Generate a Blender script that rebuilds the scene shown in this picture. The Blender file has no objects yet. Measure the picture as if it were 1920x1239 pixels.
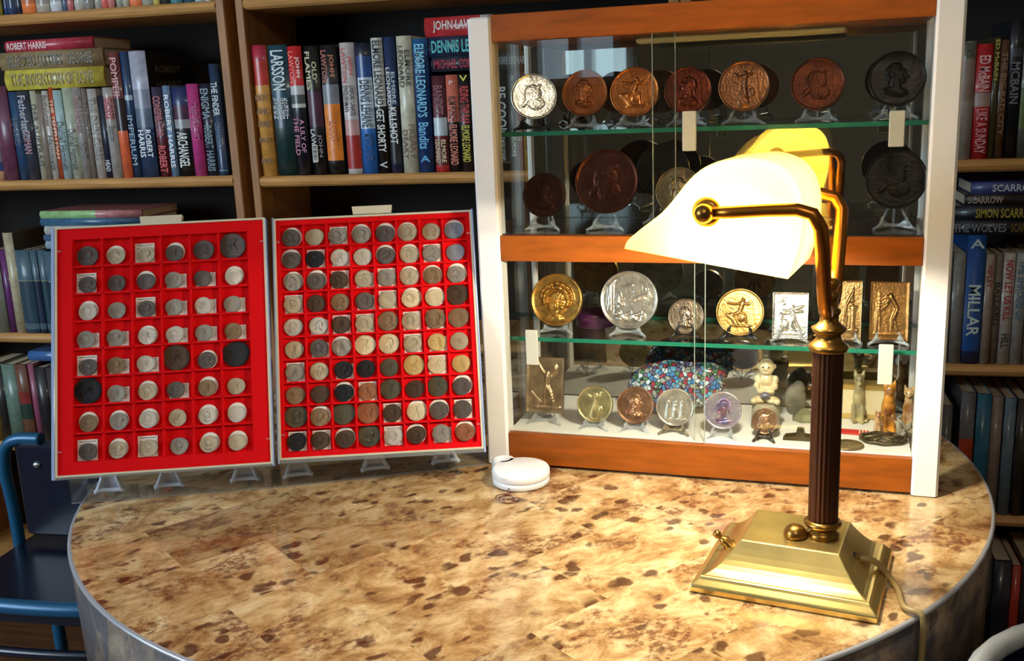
import bpy, bmesh, math, random
import numpy as np
from mathutils import Vector, Matrix
random.seed(7)
TZ = 0.75          # table top above the floor
# ------------------------------------------------------------------ camera
W_, H_, F_ = 1920, 1239, 1880.0
CX, CY = 960.0, 619.5
RX = np.array([[0.97105701, 0.01579142, -0.23832522],
               [0.23551772, -0.22934632, 0.94442134],
               [-0.03974526, -0.97321678, -0.22642752]])
HC = 0.5           # camera above the table top
CAMZ = TZ + HC
sc = bpy.context.scene
C = sc.collection
cd = bpy.data.cameras.new('camera'); cam = bpy.data.objects.new('camera', cd); C.objects.link(cam)
cd.sensor_fit = 'HORIZONTAL'; cd.sensor_width = 36; cd.lens = F_ / W_ * 36; cd.clip_start = .01
m = Matrix.Identity(4)
for i in range(3):
    m[i][0] = RX[i][0]; m[i][1] = -RX[i][1]; m[i][2] = -RX[i][2]
m[0][3], m[1][3], m[2][3] = 0, 0, CAMZ
cam.matrix_world = m
sc.camera = cam
# ------------------------------------------------------------------ world, daylight, exposure
wd = bpy.data.worlds.new('sky'); sc.world = wd; wd.use_nodes = True
wn = wd.node_tree.nodes; bgn = wn['Background']
bgn.inputs[0].default_value = (0.62, 0.8, 1.0, 1); bgn.inputs[1].default_value = 1.6
def area(name, loc, target, sx, sy, power, col, portal=False):
    l = bpy.data.lights.new(name, 'AREA'); l.shape = 'RECTANGLE'; l.size = sx; l.size_y = sy
    l.energy = power; l.color = col
    if portal: l.cycles.is_portal = True
    o = bpy.data.objects.new(name, l); C.objects.link(o); o.location = loc
    o.rotation_euler = (Vector(target) - Vector(loc)).to_track_quat('-Z', 'Y').to_euler()
    return o
area('window_daylight', (-2.8, -.3, TZ + .8), (-.5, 1.2, TZ + .1), 1.5, 1.0, 50, (.70, .85, 1.0))
area('ceiling_light_glow', (.1, -.7, TZ + 1.66), (0.1, 0.6, TZ), .5, .5, 12, (1.0, .86, .66))
vs = sc.view_settings
vs.view_transform = 'Standard'; vs.look = 'None'; vs.gamma = 1; vs.use_curve_mapping = False
vs.exposure = 0.35

# ------------------------------------------------------------------ projection helpers (table-relative z)
def ray(px):
    v = RX @ np.array([px[0] - CX, px[1] - CY, F_]); return v / np.linalg.norm(v)
def proj(x, y, z):
    v = RX.T @ np.array([x, y, z - HC]); return CX + F_ * v[0] / v[2], CY + F_ * v[1] / v[2], v[2]
def onz(px, z=0.0):
    w = ray(px); t = (z - HC) / w[2]; return Vector((w[0] * t, w[1] * t, z))
def ony(px, Y):
    w = ray(px); t = Y / w[1]; return Vector((w[0] * t, Y, w[2] * t + HC))
def solve(fn, lo, hi, target):
    s = fn(hi) > fn(lo)
    for _ in range(50):
        md = (lo + hi) / 2
        if (fn(md) < target) == s: lo = md
        else: hi = md
    return (lo + hi) / 2
def S(r, g, b):
    f = lambda v: ((v / 255 + .055) / 1.055) ** 2.4 if v > 10 else v / 255 / 12.92
    return (f(r), f(g), f(b))

# ------------------------------------------------------------------ materials
MATS = {}
def mat(name, col=(.5, .5, .5), rough=.5, metal=0, bump=0, bscale=200, var=0, vscale=30, spec=None, coat=0, trans=0, emis=None, es=0, stretch=None, col2=None):
    if name in MATS: return MATS[name]
    M = bpy.data.materials.new(name); M.use_nodes = True; MATS[name] = M
    nt = M.node_tree; N = nt.nodes; L = nt.links; b = N['Principled BSDF']
    b.inputs['Base Color'].default_value = (*col, 1); b.inputs['Roughness'].default_value = rough
    b.inputs['Metallic'].default_value = metal
    if spec is not None: b.inputs['Specular IOR Level'].default_value = spec
    if coat: b.inputs['Coat Weight'].default_value = coat; b.inputs['Coat Roughness'].default_value = .08
    if trans: b.inputs['Transmission Weight'].default_value = trans
    if emis: b.inputs['Emission Color'].default_value = (*emis, 1); b.inputs['Emission Strength'].default_value = es
    tc = N.new('ShaderNodeTexCoord'); mp = N.new('ShaderNodeMapping'); L.new(tc.outputs['Object'], mp.inputs[0])
    if stretch: mp.inputs['Scale'].default_value = stretch
    if var:
        n = N.new('ShaderNodeTexNoise'); n.inputs['Scale'].default_value = vscale; n.inputs['Detail'].default_value = 5
        L.new(mp.outputs[0], n.inputs['Vector'])
        r = N.new('ShaderNodeValToRGB'); L.new(n.outputs[0], r.inputs[0])
        c2 = col2 or tuple(c * (1 - var) for c in col); c1 = tuple(min(1, c * (1 + var * .5)) for c in col)
        r.color_ramp.elements[0].position = .35; r.color_ramp.elements[1].position = .65
        r.color_ramp.elements[0].color = (*c2, 1); r.color_ramp.elements[1].color = (*c1, 1)
        L.new(r.outputs[0], b.inputs['Base Color'])
    if bump:
        n = N.new('ShaderNodeTexNoise'); n.inputs['Scale'].default_value = bscale; n.inputs['Detail'].default_value = 3
        L.new(mp.outputs[0], n.inputs['Vector'])
        bn = N.new('ShaderNodeBump'); bn.inputs['Strength'].default_value = bump; bn.inputs['Distance'].default_value = .001
        L.new(n.outputs[0], bn.inputs['Height']); L.new(bn.outputs[0], b.inputs['Normal'])
    return M
def glassy(name, tint=(.96, .99, .97), refl=1.0, rough=0.0, ior=1.5, milk=0.0):
    if name in MATS: return MATS[name]
    M = bpy.data.materials.new(name); M.use_nodes = True; MATS[name] = M
    nt = M.node_tree; N = nt.nodes; L = nt.links; N.remove(N['Principled BSDF'])
    t = N.new('ShaderNodeBsdfTransparent'); t.inputs[0].default_value = (*tint, 1)
    g = N.new('ShaderNodeBsdfGlossy'); g.inputs['Roughness'].default_value = rough
    g.inputs[0].default_value = (refl, refl, refl, 1)
    fr = N.new('ShaderNodeFresnel'); ge = N.new('ShaderNodeNewGeometry'); mr = N.new('ShaderNodeMapRange')   # same index seen from both faces of the pane
    mr.inputs['To Min'].default_value = ior; mr.inputs['To Max'].default_value = 1 / ior
    L.new(ge.outputs['Backfacing'], mr.inputs['Value']); L.new(mr.outputs[0], fr.inputs[0])
    mx = N.new('ShaderNodeMixShader'); L.new(fr.outputs[0], mx.inputs[0]); L.new(t.outputs[0], mx.inputs[1]); L.new(g.outputs[0], mx.inputs[2])
    out = mx
    if milk:
        d = N.new('ShaderNodeBsdfDiffuse'); d.inputs[0].default_value = (.85, .9, .92, 1)
        m2 = N.new('ShaderNodeMixShader'); m2.inputs[0].default_value = milk
        L.new(mx.outputs[0], m2.inputs[1]); L.new(d.outputs[0], m2.inputs[2]); out = m2
    L.new(out.outputs[0], N['Material Output'].inputs[0])
    return M
def paint(r, g, b, rough=.38):
    return mat('jacket_%d_%d_%d' % (r, g, b), S(r, g, b), rough, var=.22, vscale=60, coat=.25)

# ------------------------------------------------------------------ mesh builders
class MB:
    def __init__(s): s.v = []; s.f = []; s.mi = []; s.sm = []
    def add(s, vs_, fs, M=None, mi=0, sm=False):
        o = len(s.v)
        s.v += [tuple(M @ Vector(p)) if M is not None else tuple(p) for p in vs_]
        for f in fs: s.f.append([i + o for i in f]); s.mi.append(mi); s.sm.append(sm)
        return s
    def box(s, x0, x1, y0, y1, z0, z1, M=None, mi=0, bev=0):
        if bev:
            b = min(bev, (x1 - x0) / 2.01, (y1 - y0) / 2.01)
            o = [(x0 + b, y0), (x1 - b, y0), (x1, y0 + b), (x1, y1 - b), (x1 - b, y1), (x0 + b, y1), (x0, y1 - b), (x0, y0 + b)]
            zb = min(b * .7, (z1 - z0) / 2.01); n = 8; cx_, cy_ = (x0 + x1) / 2, (y0 + y1) / 2
            ins = [(cx_ + (x - cx_) * (1 - b / max(1e-6, (x1 - x0) / 2)), cy_ + (y - cy_) * (1 - b / max(1e-6, (y1 - y0) / 2))) for x, y in o]
            V = [(x, y, z0) for x, y in ins] + [(x, y, z0 + zb) for x, y in o] + [(x, y, z1 - zb) for x, y in o] + [(x, y, z1) for x, y in ins]
            Fs = [list(range(n))[::-1], [3 * n + i for i in range(n)]]
            for k in range(3):
                for i in range(n): j = (i + 1) % n; Fs.append([k * n + i, k * n + j, (k + 1) * n + j, (k + 1) * n + i])
            return s.add(V, Fs, M, mi)
        V = [(x0, y0, z0), (x1, y0, z0), (x1, y1, z0), (x0, y1, z0), (x0, y0, z1), (x1, y0, z1), (x1, y1, z1), (x0, y1, z1)]
        return s.add(V, [[3, 2, 1, 0], [4, 5, 6, 7], [0, 1, 5, 4], [1, 2, 6, 5], [2, 3, 7, 6], [3, 0, 4, 7]], M, mi)
    def lathe(s, prof, n=32, M=None, mi=0, flute=0, fl_n=0):
        V = []; k = len(prof)
        for i in range(n):
            a = 2 * math.pi * i / n
            for r, z in prof:
                rr = r
                if flute: rr = r * (1 - flute * (0.5 + 0.5 * math.cos(fl_n * a)))
                V.append((rr * math.cos(a), rr * math.sin(a), z))
        Fs = []
        for i in range(n):
            j = (i + 1) % n
            for q in range(k - 1): Fs.append([i * k + q, j * k + q, j * k + q + 1, i * k + q + 1])
        s.add(V, Fs, M, mi, True)
        if prof[0][0] > 1e-5: s.add([V[i * k] for i in range(n)], [list(range(n))[::-1]], M, mi)
        if prof[-1][0] > 1e-5: s.add([V[i * k + k - 1] for i in range(n)], [list(range(n))], M, mi)
        return s
    def tube(s, pts, rad, n=12, M=None, mi=0, caps=True, flute=0):
        pts = [Vector(p) for p in pts]; k = len(pts); V = []
        rad = rad if isinstance(rad, (list, tuple)) else [rad] * k
        up = None
        for i, p in enumerate(pts):
            t = (pts[min(i + 1, k - 1)] - pts[max(i - 1, 0)]).normalized()
            if up is None: up = Vector((0, 0, 1)) if abs(t.z) < .9 else Vector((1, 0, 0))
            a = t.cross(up).normalized(); b = a.cross(t).normalized(); up = b
            for j in range(n):
                th = 2 * math.pi * j / n; r = rad[i] * (1 - (flute if j % 2 else 0))
                V.append(p + a * math.cos(th) * r + b * math.sin(th) * r)
        Fs = [[i * n + j, i * n + (j + 1) % n, (i + 1) * n + (j + 1) % n, (i + 1) * n + j] for i in range(k - 1) for j in range(n)]
        s.add(V, Fs, M, mi, True)
        if caps: s.add(V[:n], [list(range(n))], M, mi); s.add(V[-n:], [list(range(n))[::-1]], M, mi)
        return s
    def prism(s, out, y0, y1, M=None, mi=0):       # outline in (x, z), extruded along y
        n = len(out)
        V = [(x, y0, z) for x, z in out] + [(x, y1, z) for x, z in out]
        Fs = [list(range(n)), [n + i for i in range(n)][::-1]] + [[(i + 1) % n, i, n + i, n + (i + 1) % n] for i in range(n)]
        return s.add(V, Fs, M, mi)
    def ball(s, c, r, M=None, mi=0, n=16, rot=None):
        rr = r if isinstance(r, (tuple, list)) else (r, r, r); V = []; h = n // 2
        R = rot or Matrix.Identity(3)
        for i in range(h + 1):
            th = math.pi * i / h
            for j in range(n):
                ph = 2 * math.pi * j / n
                V.append(R @ Vector((rr[0] * math.sin(th) * math.cos(ph), rr[1] * math.sin(th) * math.sin(ph), rr[2] * math.cos(th))) + Vector(c))
        Fs = [[i * n + j, (i + 1) * n + j, (i + 1) * n + (j + 1) % n, i * n + (j + 1) % n] for i in range(h) for j in range(n)]
        return s.add(V, Fs, M, mi, True)
    def mesh(s, name, mats):
        me = bpy.data.meshes.new(name); me.from_pydata(s.v, [], s.f)
        for q in (mats if isinstance(mats, (list, tuple)) else [mats]): me.materials.append(q)
        me.polygons.foreach_set('material_index', s.mi); me.polygons.foreach_set('use_smooth', s.sm)
        bm = bmesh.new(); bm.from_mesh(me); bmesh.ops.remove_doubles(bm, verts=bm.verts, dist=1e-6)
        bmesh.ops.recalc_face_normals(bm, faces=bm.faces); bm.to_mesh(me); bm.free()
        me.update(); return me
    def build(s, name, mats, parent=None):
        return obj(name, s.mesh(name, mats), parent)
def obj(name, me, parent=None):
    o = bpy.data.objects.new(name, me); C.objects.link(o)
    if parent: o.parent = parent
    return o
def tag(o, label, cat, group=None):
    o['label'] = label; o['category'] = cat
    if group: o['group'] = group
    return o
def empty(name, mw, label, cat, group=None):
    o = bpy.data.objects.new(name, None); C.objects.link(o); o.empty_display_size = .02
    o.matrix_world = mw if isinstance(mw, Matrix) else Matrix.Translation(mw)
    return tag(o, label, cat, group)
def structure(o): o['kind'] = 'structure'; return o
def frame(origin, X, Y, Z):
    M_ = Matrix.Identity(4)
    for i in range(3): M_[i][0], M_[i][1], M_[i][2], M_[i][3] = X[i], Y[i], Z[i], origin[i]
    return M_
def up(v): return Vector((v[0], v[1], v[2] + TZ))
ORD = ['first', 'second', 'third', 'fourth', 'fifth', 'sixth', 'seventh', 'eighth', 'ninth', 'tenth', 'eleventh', 'twelfth', 'thirteenth', 'fourteenth', 'fifteenth', 'sixteenth', 'seventeenth', 'eighteenth', 'nineteenth', 'twentieth', 'twenty-first', 'twenty-second', 'twenty-third', 'twenty-fourth', 'twenty-fifth', 'twenty-sixth', 'twenty-seventh', 'twenty-eighth']

# ------------------------------------------------------------------ room shell
m_wall = mat('warm_plaster', S(178, 160, 136), .9, bump=.2, bscale=90)
m_ceil = mat('white_ceiling', S(215, 210, 200), .9)
m_floor = mat('brown_floorboards', S(95, 62, 38), .5, var=.35, vscale=6, stretch=(1, 12, 1))
m_white = mat('white_gloss_paint', S(228, 228, 226), .35)
X0, X1, Y0, Y1, ZC = -2.9, 2.3, -2.95, 2.22, TZ + 1.7
def room(name, a, mt):
    q = MB().box(*a).build(name, mt); return structure(q)
room('floor', (X0 - .1, X1 + .1, Y0 - .1, Y1 + .1, -.1, 0), m_floor)
room('ceiling', (X0 - .1, X1 + .1, Y0 - .1, Y1 + .1, ZC, ZC + .1), m_ceil)
room('wall_back', (X0 - .1, X1 + .1, Y1, Y1 + .1, 0, ZC), m_wall)
room('wall_right', (X1, X1 + .1, Y0, Y1, 0, ZC), m_wall)
def window(nm, wallname, fixed, a0, a1, z0, z1, bars, along):
    # a wall with a window hole in it; along = 'x' (front wall) or 'y' (left wall)
    def bx(q, u0, u1, d0, d1, za, zb):
        if along == 'x': q.box(u0, u1, fixed + d0, fixed + d1, za, zb)
        else: q.box(fixed + d0, fixed + d1, u0, u1, za, zb)
    e0, e1 = (X0 - .1, X1 + .1) if along == 'x' else (Y0, Y1)
    q = MB(); bx(q, e0, a0, -.1, 0, 0, ZC); bx(q, a1, e1, -.1, 0, 0, ZC); bx(q, a0, a1, -.1, 0, 0, z0); bx(q, a0, a1, -.1, 0, z1, ZC)
    structure(q.build(wallname, m_wall))
    q = MB()
    for a, b in [(a0, a0 + .04), (a1 - .04, a1)] + [(c - .025, c + .025) for c in bars]: bx(q, a, b, -.06, .02, z0, z1)
    for a, b in ((z0, z0 + .04), (z1 - .04, z1)): bx(q, a0 + .04, a1 - .04, -.055, .015, a, b)
    wf = structure(q.build(nm, m_white))
    q = MB(); bx(q, a0 + .04, a1 - .04, -.035, -.031, z0 + .04, z1 - .04); q.build('window_pane', glassy('window_glass'), wf)
window('window_1', 'wall_front', Y0, -1.88, -1.36, TZ + .55, TZ + .95, (-1.63,), 'x')
window('window_2', 'wall_left', X0, -1.15, .55, TZ + .28, TZ + 1.32, (-.3,), 'y')

# ------------------------------------------------------------------ table
TC = Vector((-.3175, 1.3125)); TR = .603
def marble(name, side=False):
    M = bpy.data.materials.new(name); M.use_nodes = True; nt = M.node_tree; N = nt.nodes; L = nt.links; b = N['Principled BSDF']
    tc = N.new('ShaderNodeTexCoord'); mp = N.new('ShaderNodeMapping'); mp.inputs['Rotation'].default_value = (0, 0, math.radians(-52))
    L.new(tc.outputs['Object'], mp.inputs[0])
    br = N.new('ShaderNodeTexBrick'); br.inputs['Scale'].default_value = 1.0
    br.inputs['Color1'].default_value = (0, 0, 0, 1); br.inputs['Color2'].default_value = (1, 1, 1, 1); br.inputs['Mortar'].default_value = (.5, .5, .5, 1)
    br.inputs['Mortar Size'].default_value = 0.0; br.inputs['Brick Width'].default_value = .2; br.inputs['Row Height'].default_value = .125
    L.new(mp.outputs[0], br.inputs['Vector'])
    sc_ = N.new('ShaderNodeVectorMath'); sc_.operation = 'SCALE'; sc_.inputs['Scale'].default_value = 3.7; L.new(br.outputs['Color'], sc_.inputs[0])
    ad = N.new('ShaderNodeVectorMath'); ad.operation = 'ADD'; L.new(mp.outputs[0], ad.inputs[0]); L.new(sc_.outputs[0], ad.inputs[1])
    st = N.new('ShaderNodeMapping'); st.inputs['Scale'].default_value = (1.0, 1.35, 1); st.inputs['Rotation'].default_value = (0, 0, .5)
    L.new(ad.outputs[0], st.inputs[0])
    def noise(s_, d, dist=0, rgh=.5):
        n = N.new('ShaderNodeTexNoise'); n.inputs['Scale'].default_value = s_; n.inputs['Detail'].default_value = d
        n.inputs['Distortion'].default_value = dist; n.inputs['Roughness'].default_value = rgh; L.new(st.outputs[0], n.inputs['Vector']); return n
    def ramp(src, stops):
        r = N.new('ShaderNodeValToRGB'); L.new(src, r.inputs[0])
        while len(r.color_ramp.elements) < len(stops): r.color_ramp.elements.new(.5)
        for e, (p, c_) in zip(r.color_ramp.elements, stops): e.position = p; e.color = (*c_, 1)
        return r
    def mix(f, a, c_):
        x = N.new('ShaderNodeMix'); x.data_type = 'RGBA'
        L.new(f, x.inputs[0]); L.new(a, x.inputs[6]) if not isinstance(a, tuple) else setattr(x.inputs[6], 'default_value', (*a, 1))
        L.new(c_, x.inputs[7]) if not isinstance(c_, tuple) else setattr(x.inputs[7], 'default_value', (*c_, 1)); return x.outputs[2]
    base = ramp(noise(21, 8, .4, .72).outputs[0], [(.32, S(112, 78, 48)), (.44, S(164, 128, 84)), (.54, S(192, 164, 120)), (.7, S(218, 200, 164))])
    tone = ramp(br.outputs['Color'], [(0, (.74, .70, .64)), (.5, (.96, .95, .93)), (1, (1.16, 1.15, 1.12))])
    mu = N.new('ShaderNodeMix'); mu.data_type = 'RGBA'; mu.blend_type = 'MULTIPLY'; mu.inputs[0].default_value = 1
    L.new(base.outputs[0], mu.inputs[6]); L.new(tone.outputs[0], mu.inputs[7])
    b1 = ramp(noise(11, 7, .3, .68).outputs[0], [(.51, (0, 0, 0)), (.58, (1, 1, 1))])
    fine = ramp(noise(95, 4, 0, .65).outputs[0], [(.44, (.1, .1, .1)), (.56, (1, 1, 1))])
    mm = N.new('ShaderNodeMath'); mm.operation = 'MULTIPLY'; L.new(b1.outputs[0], mm.inputs[0]); L.new(fine.outputs[0], mm.inputs[1])
    m8 = N.new('ShaderNodeMath'); m8.operation = 'MULTIPLY'; m8.inputs[1].default_value = .8; L.new(mm.outputs[0], m8.inputs[0])
    c1 = mix(m8.outputs[0], mu.outputs[2], S(100, 54, 30))
    vo = N.new('ShaderNodeTexVoronoi'); vo.inputs['Scale'].default_value = 28; vo.inputs['Randomness'].default_value = 1
    nv = noise(22, 4); av = N.new('ShaderNodeVectorMath'); av.operation = 'MULTIPLY_ADD'; L.new(nv.outputs['Color'], av.inputs[0]); av.inputs[1].default_value = (.06, .06, .06); L.new(st.outputs[0], av.inputs[2])
    L.new(av.outputs[0], vo.inputs['Vector'])
    sp = ramp(vo.outputs['Distance'], [(.24, (1, 1, 1)), (.36, (0, 0, 0))])
    gate = ramp(noise(7, 3).outputs[0], [(.42, (0, 0, 0)), (.50, (1, 1, 1))])
    gm = N.new('ShaderNodeMath'); gm.operation = 'MULTIPLY'; L.new(sp.outputs[0], gm.inputs[0]); L.new(gate.outputs[0], gm.inputs[1])
    g8 = N.new('ShaderNodeMath'); g8.operation = 'MULTIPLY'; g8.inputs[1].default_value = .85; L.new(gm.outputs[0], g8.inputs[0])
    c2 = mix(g8.outputs[0], c1, S(66, 30, 18))
    if side: c2 = mix(ramp(noise(14, 4).outputs[0], [(.42, (.72, .72, .72)), (.58, (.97, .97, .97))]).outputs[0], c2, S(58, 56, 62))
    L.new(c2, b.inputs['Base Color']); b.inputs['Roughness'].default_value = .12 if not side else .6
    b.inputs['Specular IOR Level'].default_value = .42
    return M
tb = empty('round_table', Vector((TC.x, TC.y, 0)), 'round pedestal table with mottled beige and brown stone laminate top', 'table')
q = MB(); n = 128
q.lathe([(TR - .006, TZ - .004), (TR - .003, TZ)], n)
q.v = []; q.f = []; q.mi = []; q.sm = []
q.add([(math.cos(2 * math.pi * i / n) * (TR - .004), math.sin(2 * math.pi * i / n) * (TR - .004), z) for z in (TZ, TZ - .02) for i in range(n)],
      [list(range(n)), [n + i for i in range(n)][::-1]] + [[i, n + i, n + (i + 1) % n, (i + 1) % n] for i in range(n)])
q.build('tabletop', marble('stone_laminate'), tb)
q = MB(); q.lathe([(TR - .0042, TZ - .0045), (TR, TZ - .0043), (TR + .0006, TZ - .003), (TR - .0005, TZ - .001), (TR - .002, TZ - .0002), (TR - .0041, TZ - .0002)], n)
q.build('edge_band', mat('lit_rim_tint', S(176, 178, 186), .25, metal=.3), tb)  # light caught on the rounded rim is put into this pale colour
q = MB(); q.lathe([(TR - .0042, TZ - .021), (TR - .0042, TZ - .0047), (TR - .0005, TZ - .0047), (TR - .004, TZ - .16), (TR - .03, TZ - .16), (TR - .03, TZ - .021)], n)
q.build('apron', marble('stone_laminate_side', True), tb)
q = MB(); q.lathe([(.16, 0.0), (.3, .0), (.3, .03), (.12, .07), (.09, .12), (.09, TZ - .1), (.2, TZ - .03), (.25, TZ - .023)], 48)
q.build('pedestal', mat('dark_table_base', S(46, 38, 34), .5), tb)

exec_parts = []
# ------------------------------------------------------------------ bookcase
YB = 1.95
m_shelf = mat('oak_shelf', S(198, 146, 84), .5, var=.22, vscale=9, stretch=(1, 12, 12), bump=.15, bscale=60)
m_upr = mat('oak_upright', S(158, 106, 56), .55, var=.25, vscale=9, stretch=(12, 12, 1))
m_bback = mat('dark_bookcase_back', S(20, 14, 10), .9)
SH = {'a': .7177, 'b': .3610, 'c': .0045, 'd': -.268, 'e': -.60}
def shelf_mesh(x0, x1, z, q):       # rounded front nosing
    t = .0225; pr = [(YB + .24, z - t), (YB + .008, z - t), (YB + .002, z - t + .004), (YB - .002, z - t / 2), (YB + .002, z - .004), (YB + .008, z), (YB + .24, z)]
    V = [(x0, y, zz + TZ) for y, zz in pr] + [(x1, y, zz + TZ) for y, zz in pr]; n_ = len(pr)
    q.add(V, [list(range(n_))[::-1], [n_ + i for i in range(n_)]] + [[i, (i + 1) % n_, n_ + (i + 1) % n_, n_ + i] for i in range(n_)])
def bookcase(x0, x1, ux0, ux1, zs, label):
    r = empty('bookcase', Vector(((x0 + x1) / 2, YB + .12, 0)), label, 'bookcase', None)
    Mi = Matrix.Translation(-Vector(((x0 + x1) / 2, YB + .12, 0)))
    for a, b in ((ux0, x0), (x1, ux1)):
        q = MB().box(a, b, YB, YB + .25, .0, TZ + 1.25, Mi, bev=.002); q.build('side_panel', m_upr, r)
    for z in zs:
        q = MB(); shelf_mesh(x0 + .0005, x1 - .0005, z, q)
        q.v = [tuple(Mi @ Vector(p)) for p in q.v]; q.build('shelf', m_shelf, r)
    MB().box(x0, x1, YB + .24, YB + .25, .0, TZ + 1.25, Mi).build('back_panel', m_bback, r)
    return r
bookcase(-2.0, -1.0916, -2.02, -1.0716, (1.06, SH['a'], SH['b'], SH['c'], SH['d'], SH['e']), 'oak bookcase behind the red coin trays at the far left')
bookcase(-1.029, -.17, -1.047, -.15, (1.06, .7177, .3575, .0, -.3, -.6), 'oak bookcase with bright hardback thrillers behind the left of the glass cabinet')
bookcase(-.128, .80, -.148, .82, (1.06, .7177, .3590, -.0200, -.3180, -.62), 'oak bookcase in shade to the right of the glass cabinet')

m_page = mat('page_paper', S(205, 192, 165), .9, bump=.3, bscale=500, stretch=(1, 1, 1))
def add_text(parent, s, col, cx_, cz, length, height, rot, y, name='spine_title', depthaxis='y', stretchy=True):
    cu = bpy.data.curves.new(name, 'FONT'); cu.body = s; cu.size = 1; cu.align_x = 'CENTER'; cu.align_y = 'CENTER'; cu.resolution_u = 2; cu.offset = .018
    to = bpy.data.objects.new(name, cu); C.objects.link(to)
    dg = bpy.context.evaluated_depsgraph_get(); me = bpy.data.meshes.new_from_object(to.evaluated_get(dg))
    C.objects.unlink(to); bpy.data.objects.remove(to)
    if not me.vertices: return
    xs = [v.co.x for v in me.vertices]; ys = [v.co.y for v in me.vertices]
    w = max(xs) - min(xs); hh = max(ys) - min(ys); mx_, my_ = (max(xs) + min(xs)) / 2, (max(ys) + min(ys)) / 2
    sx = length / w; sy = height / hh
    if not stretchy: sx = sy = min(sx, sy)
    else: sy = min(sy, sx * 2.6); sx = min(sx, sy * 1.6)
    ca, sa = math.cos(rot), math.sin(rot)
    for v in me.vertices:
        a, b = (v.co.x - mx_) * sx, (v.co.y - my_) * sy
        X_, Z_ = a * ca - b * sa, a * sa + b * ca
        v.co = (cx_ + X_, y, cz + Z_) if depthaxis == 'y' else (y, cx_ - X_ * -1, cz + Z_)
    me.materials.clear(); me.materials.append(mat('lettering_%d_%d_%d' % col, S(*col), .5))
    me.name = name; return obj(name, me, parent)
def book_mesh(w, h, d, cols, bands):
    # spine faces -y, rounded; width w (x), height h (z), depth d (y)
    q = MB(); mats = []; 
    def mid(c_):
        mm = paint(*c_)
        if mm not in mats: mats.append(mm)
        return mats.index(mm)
    segs = [(0, 1, cols)] if not bands else bands
    bz = [(1 - b, 1 - a, c_) for a, b, c_ in segs]          # fractions from the top
    bow = min(.006, w * .22); K = 6
    arc = [(-w / 2 + w * i / K, -bow * math.sin(math.pi * i / K)) for i in range(K + 1)]
    for z0, z1, c_ in bz:
        V = [(x, y, z0 * h) for x, y in arc] + [(x, y, z1 * h) for x, y in arc]
        q.add(V, [[i, i + 1, K + 2 + i, K + 1 + i] for i in range(K)], None, mid(c_), True)
    mi = mid(cols); t = min(.0016, w * .2)
    q.box(-w / 2, -w / 2 + t, 0, d, 0, h, None, mi); q.box(w / 2 - t, w / 2, 0, d, 0, h, None, mi)
    q.add([(x, y, 0) for x, y in arc] + [(w / 2, .002, 0), (-w / 2, .002, 0)], [list(range(K + 3))[::-1]], None, mi)
    q.add([(x, y, h) for x, y in arc] + [(w / 2, .002, h), (-w / 2, .002, h)], [list(range(K + 3))], None, mi)
    p = MB(); e = .003 if w > .018 else .0008
    p.box(-w / 2 + t, w / 2 - t, .002, d - e, e, h - e)
    return q, mats, p, bow
BOOKS = []
def upright_book(x0, x1, ytop, z, col, look, place, bands=None, texts=(), d=None, group=None, cover=None, Y=YB + .0125):
    py_bot = proj(-1, Y, z)[1]
    fx = lambda px: solve(lambda x: proj(x, Y, z)[0], -2.6, 1.5, px)
    a, b = fx(x0), fx(x1); w = max(.004, b - a - .0006); cx_ = (a + b) / 2
    h = solve(lambda zz: proj(cx_, Y, zz)[1], z, z + .5, ytop) - z
    d = d or min(.17, max(.11, h * .66))
    yj = Y + random.uniform(-.002, .004)
    q, mats, p, bow = book_mesh(w, h, d, col, bands)
    o = q.build('book', mats); o.location = (cx_, yj, TZ + z + .0005)
    tag(o, look + ', ' + place, 'book', group)
    p.build('page_block', m_page, o)
    for t in texts:
        s_, tc, f0, f1 = t[:4]; lane, nl = (t[4], t[5]) if len(t) > 4 else (0, 1)
        lw = w * .86 / nl; cxx = -w * .43 + lw * (lane + .5)
        cxx = -cxx if nl > 1 else 0
        yy = -bow * math.sin(math.pi * min(.98, max(.02, (abs(cxx) + (lw * .3 if nl > 1 else 0)) / w + .5))) if nl > 1 else -bow
        if nl > 1: yy = -bow
        rot = 0 if len(t) > 6 and t[6] else -math.pi / 2
        if rot: add_text(o, s_, tc, cxx, h * (1 - (f0 + f1) / 2), (f1 - f0) * h, lw * .78, rot, yy - .0006)
        else: add_text(o, s_, tc, 0, h * (1 - (f0 + f1) / 2), w * .8, (f1 - f0) * h, 0, yy - .0006)
    if cover:      # writing on the right-hand board
        me = add_text(o, cover[0], cover[1], .05 + .03, h * .86, .10, h * .055, 0, w / 2 + .0006, 'cover_title', 'x')
        me = add_text(o, cover[2], cover[1], .05 + .03, h * .74, .10, h * .055, 0, w / 2 + .0006, 'cover_title', 'x')
    return o
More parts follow.
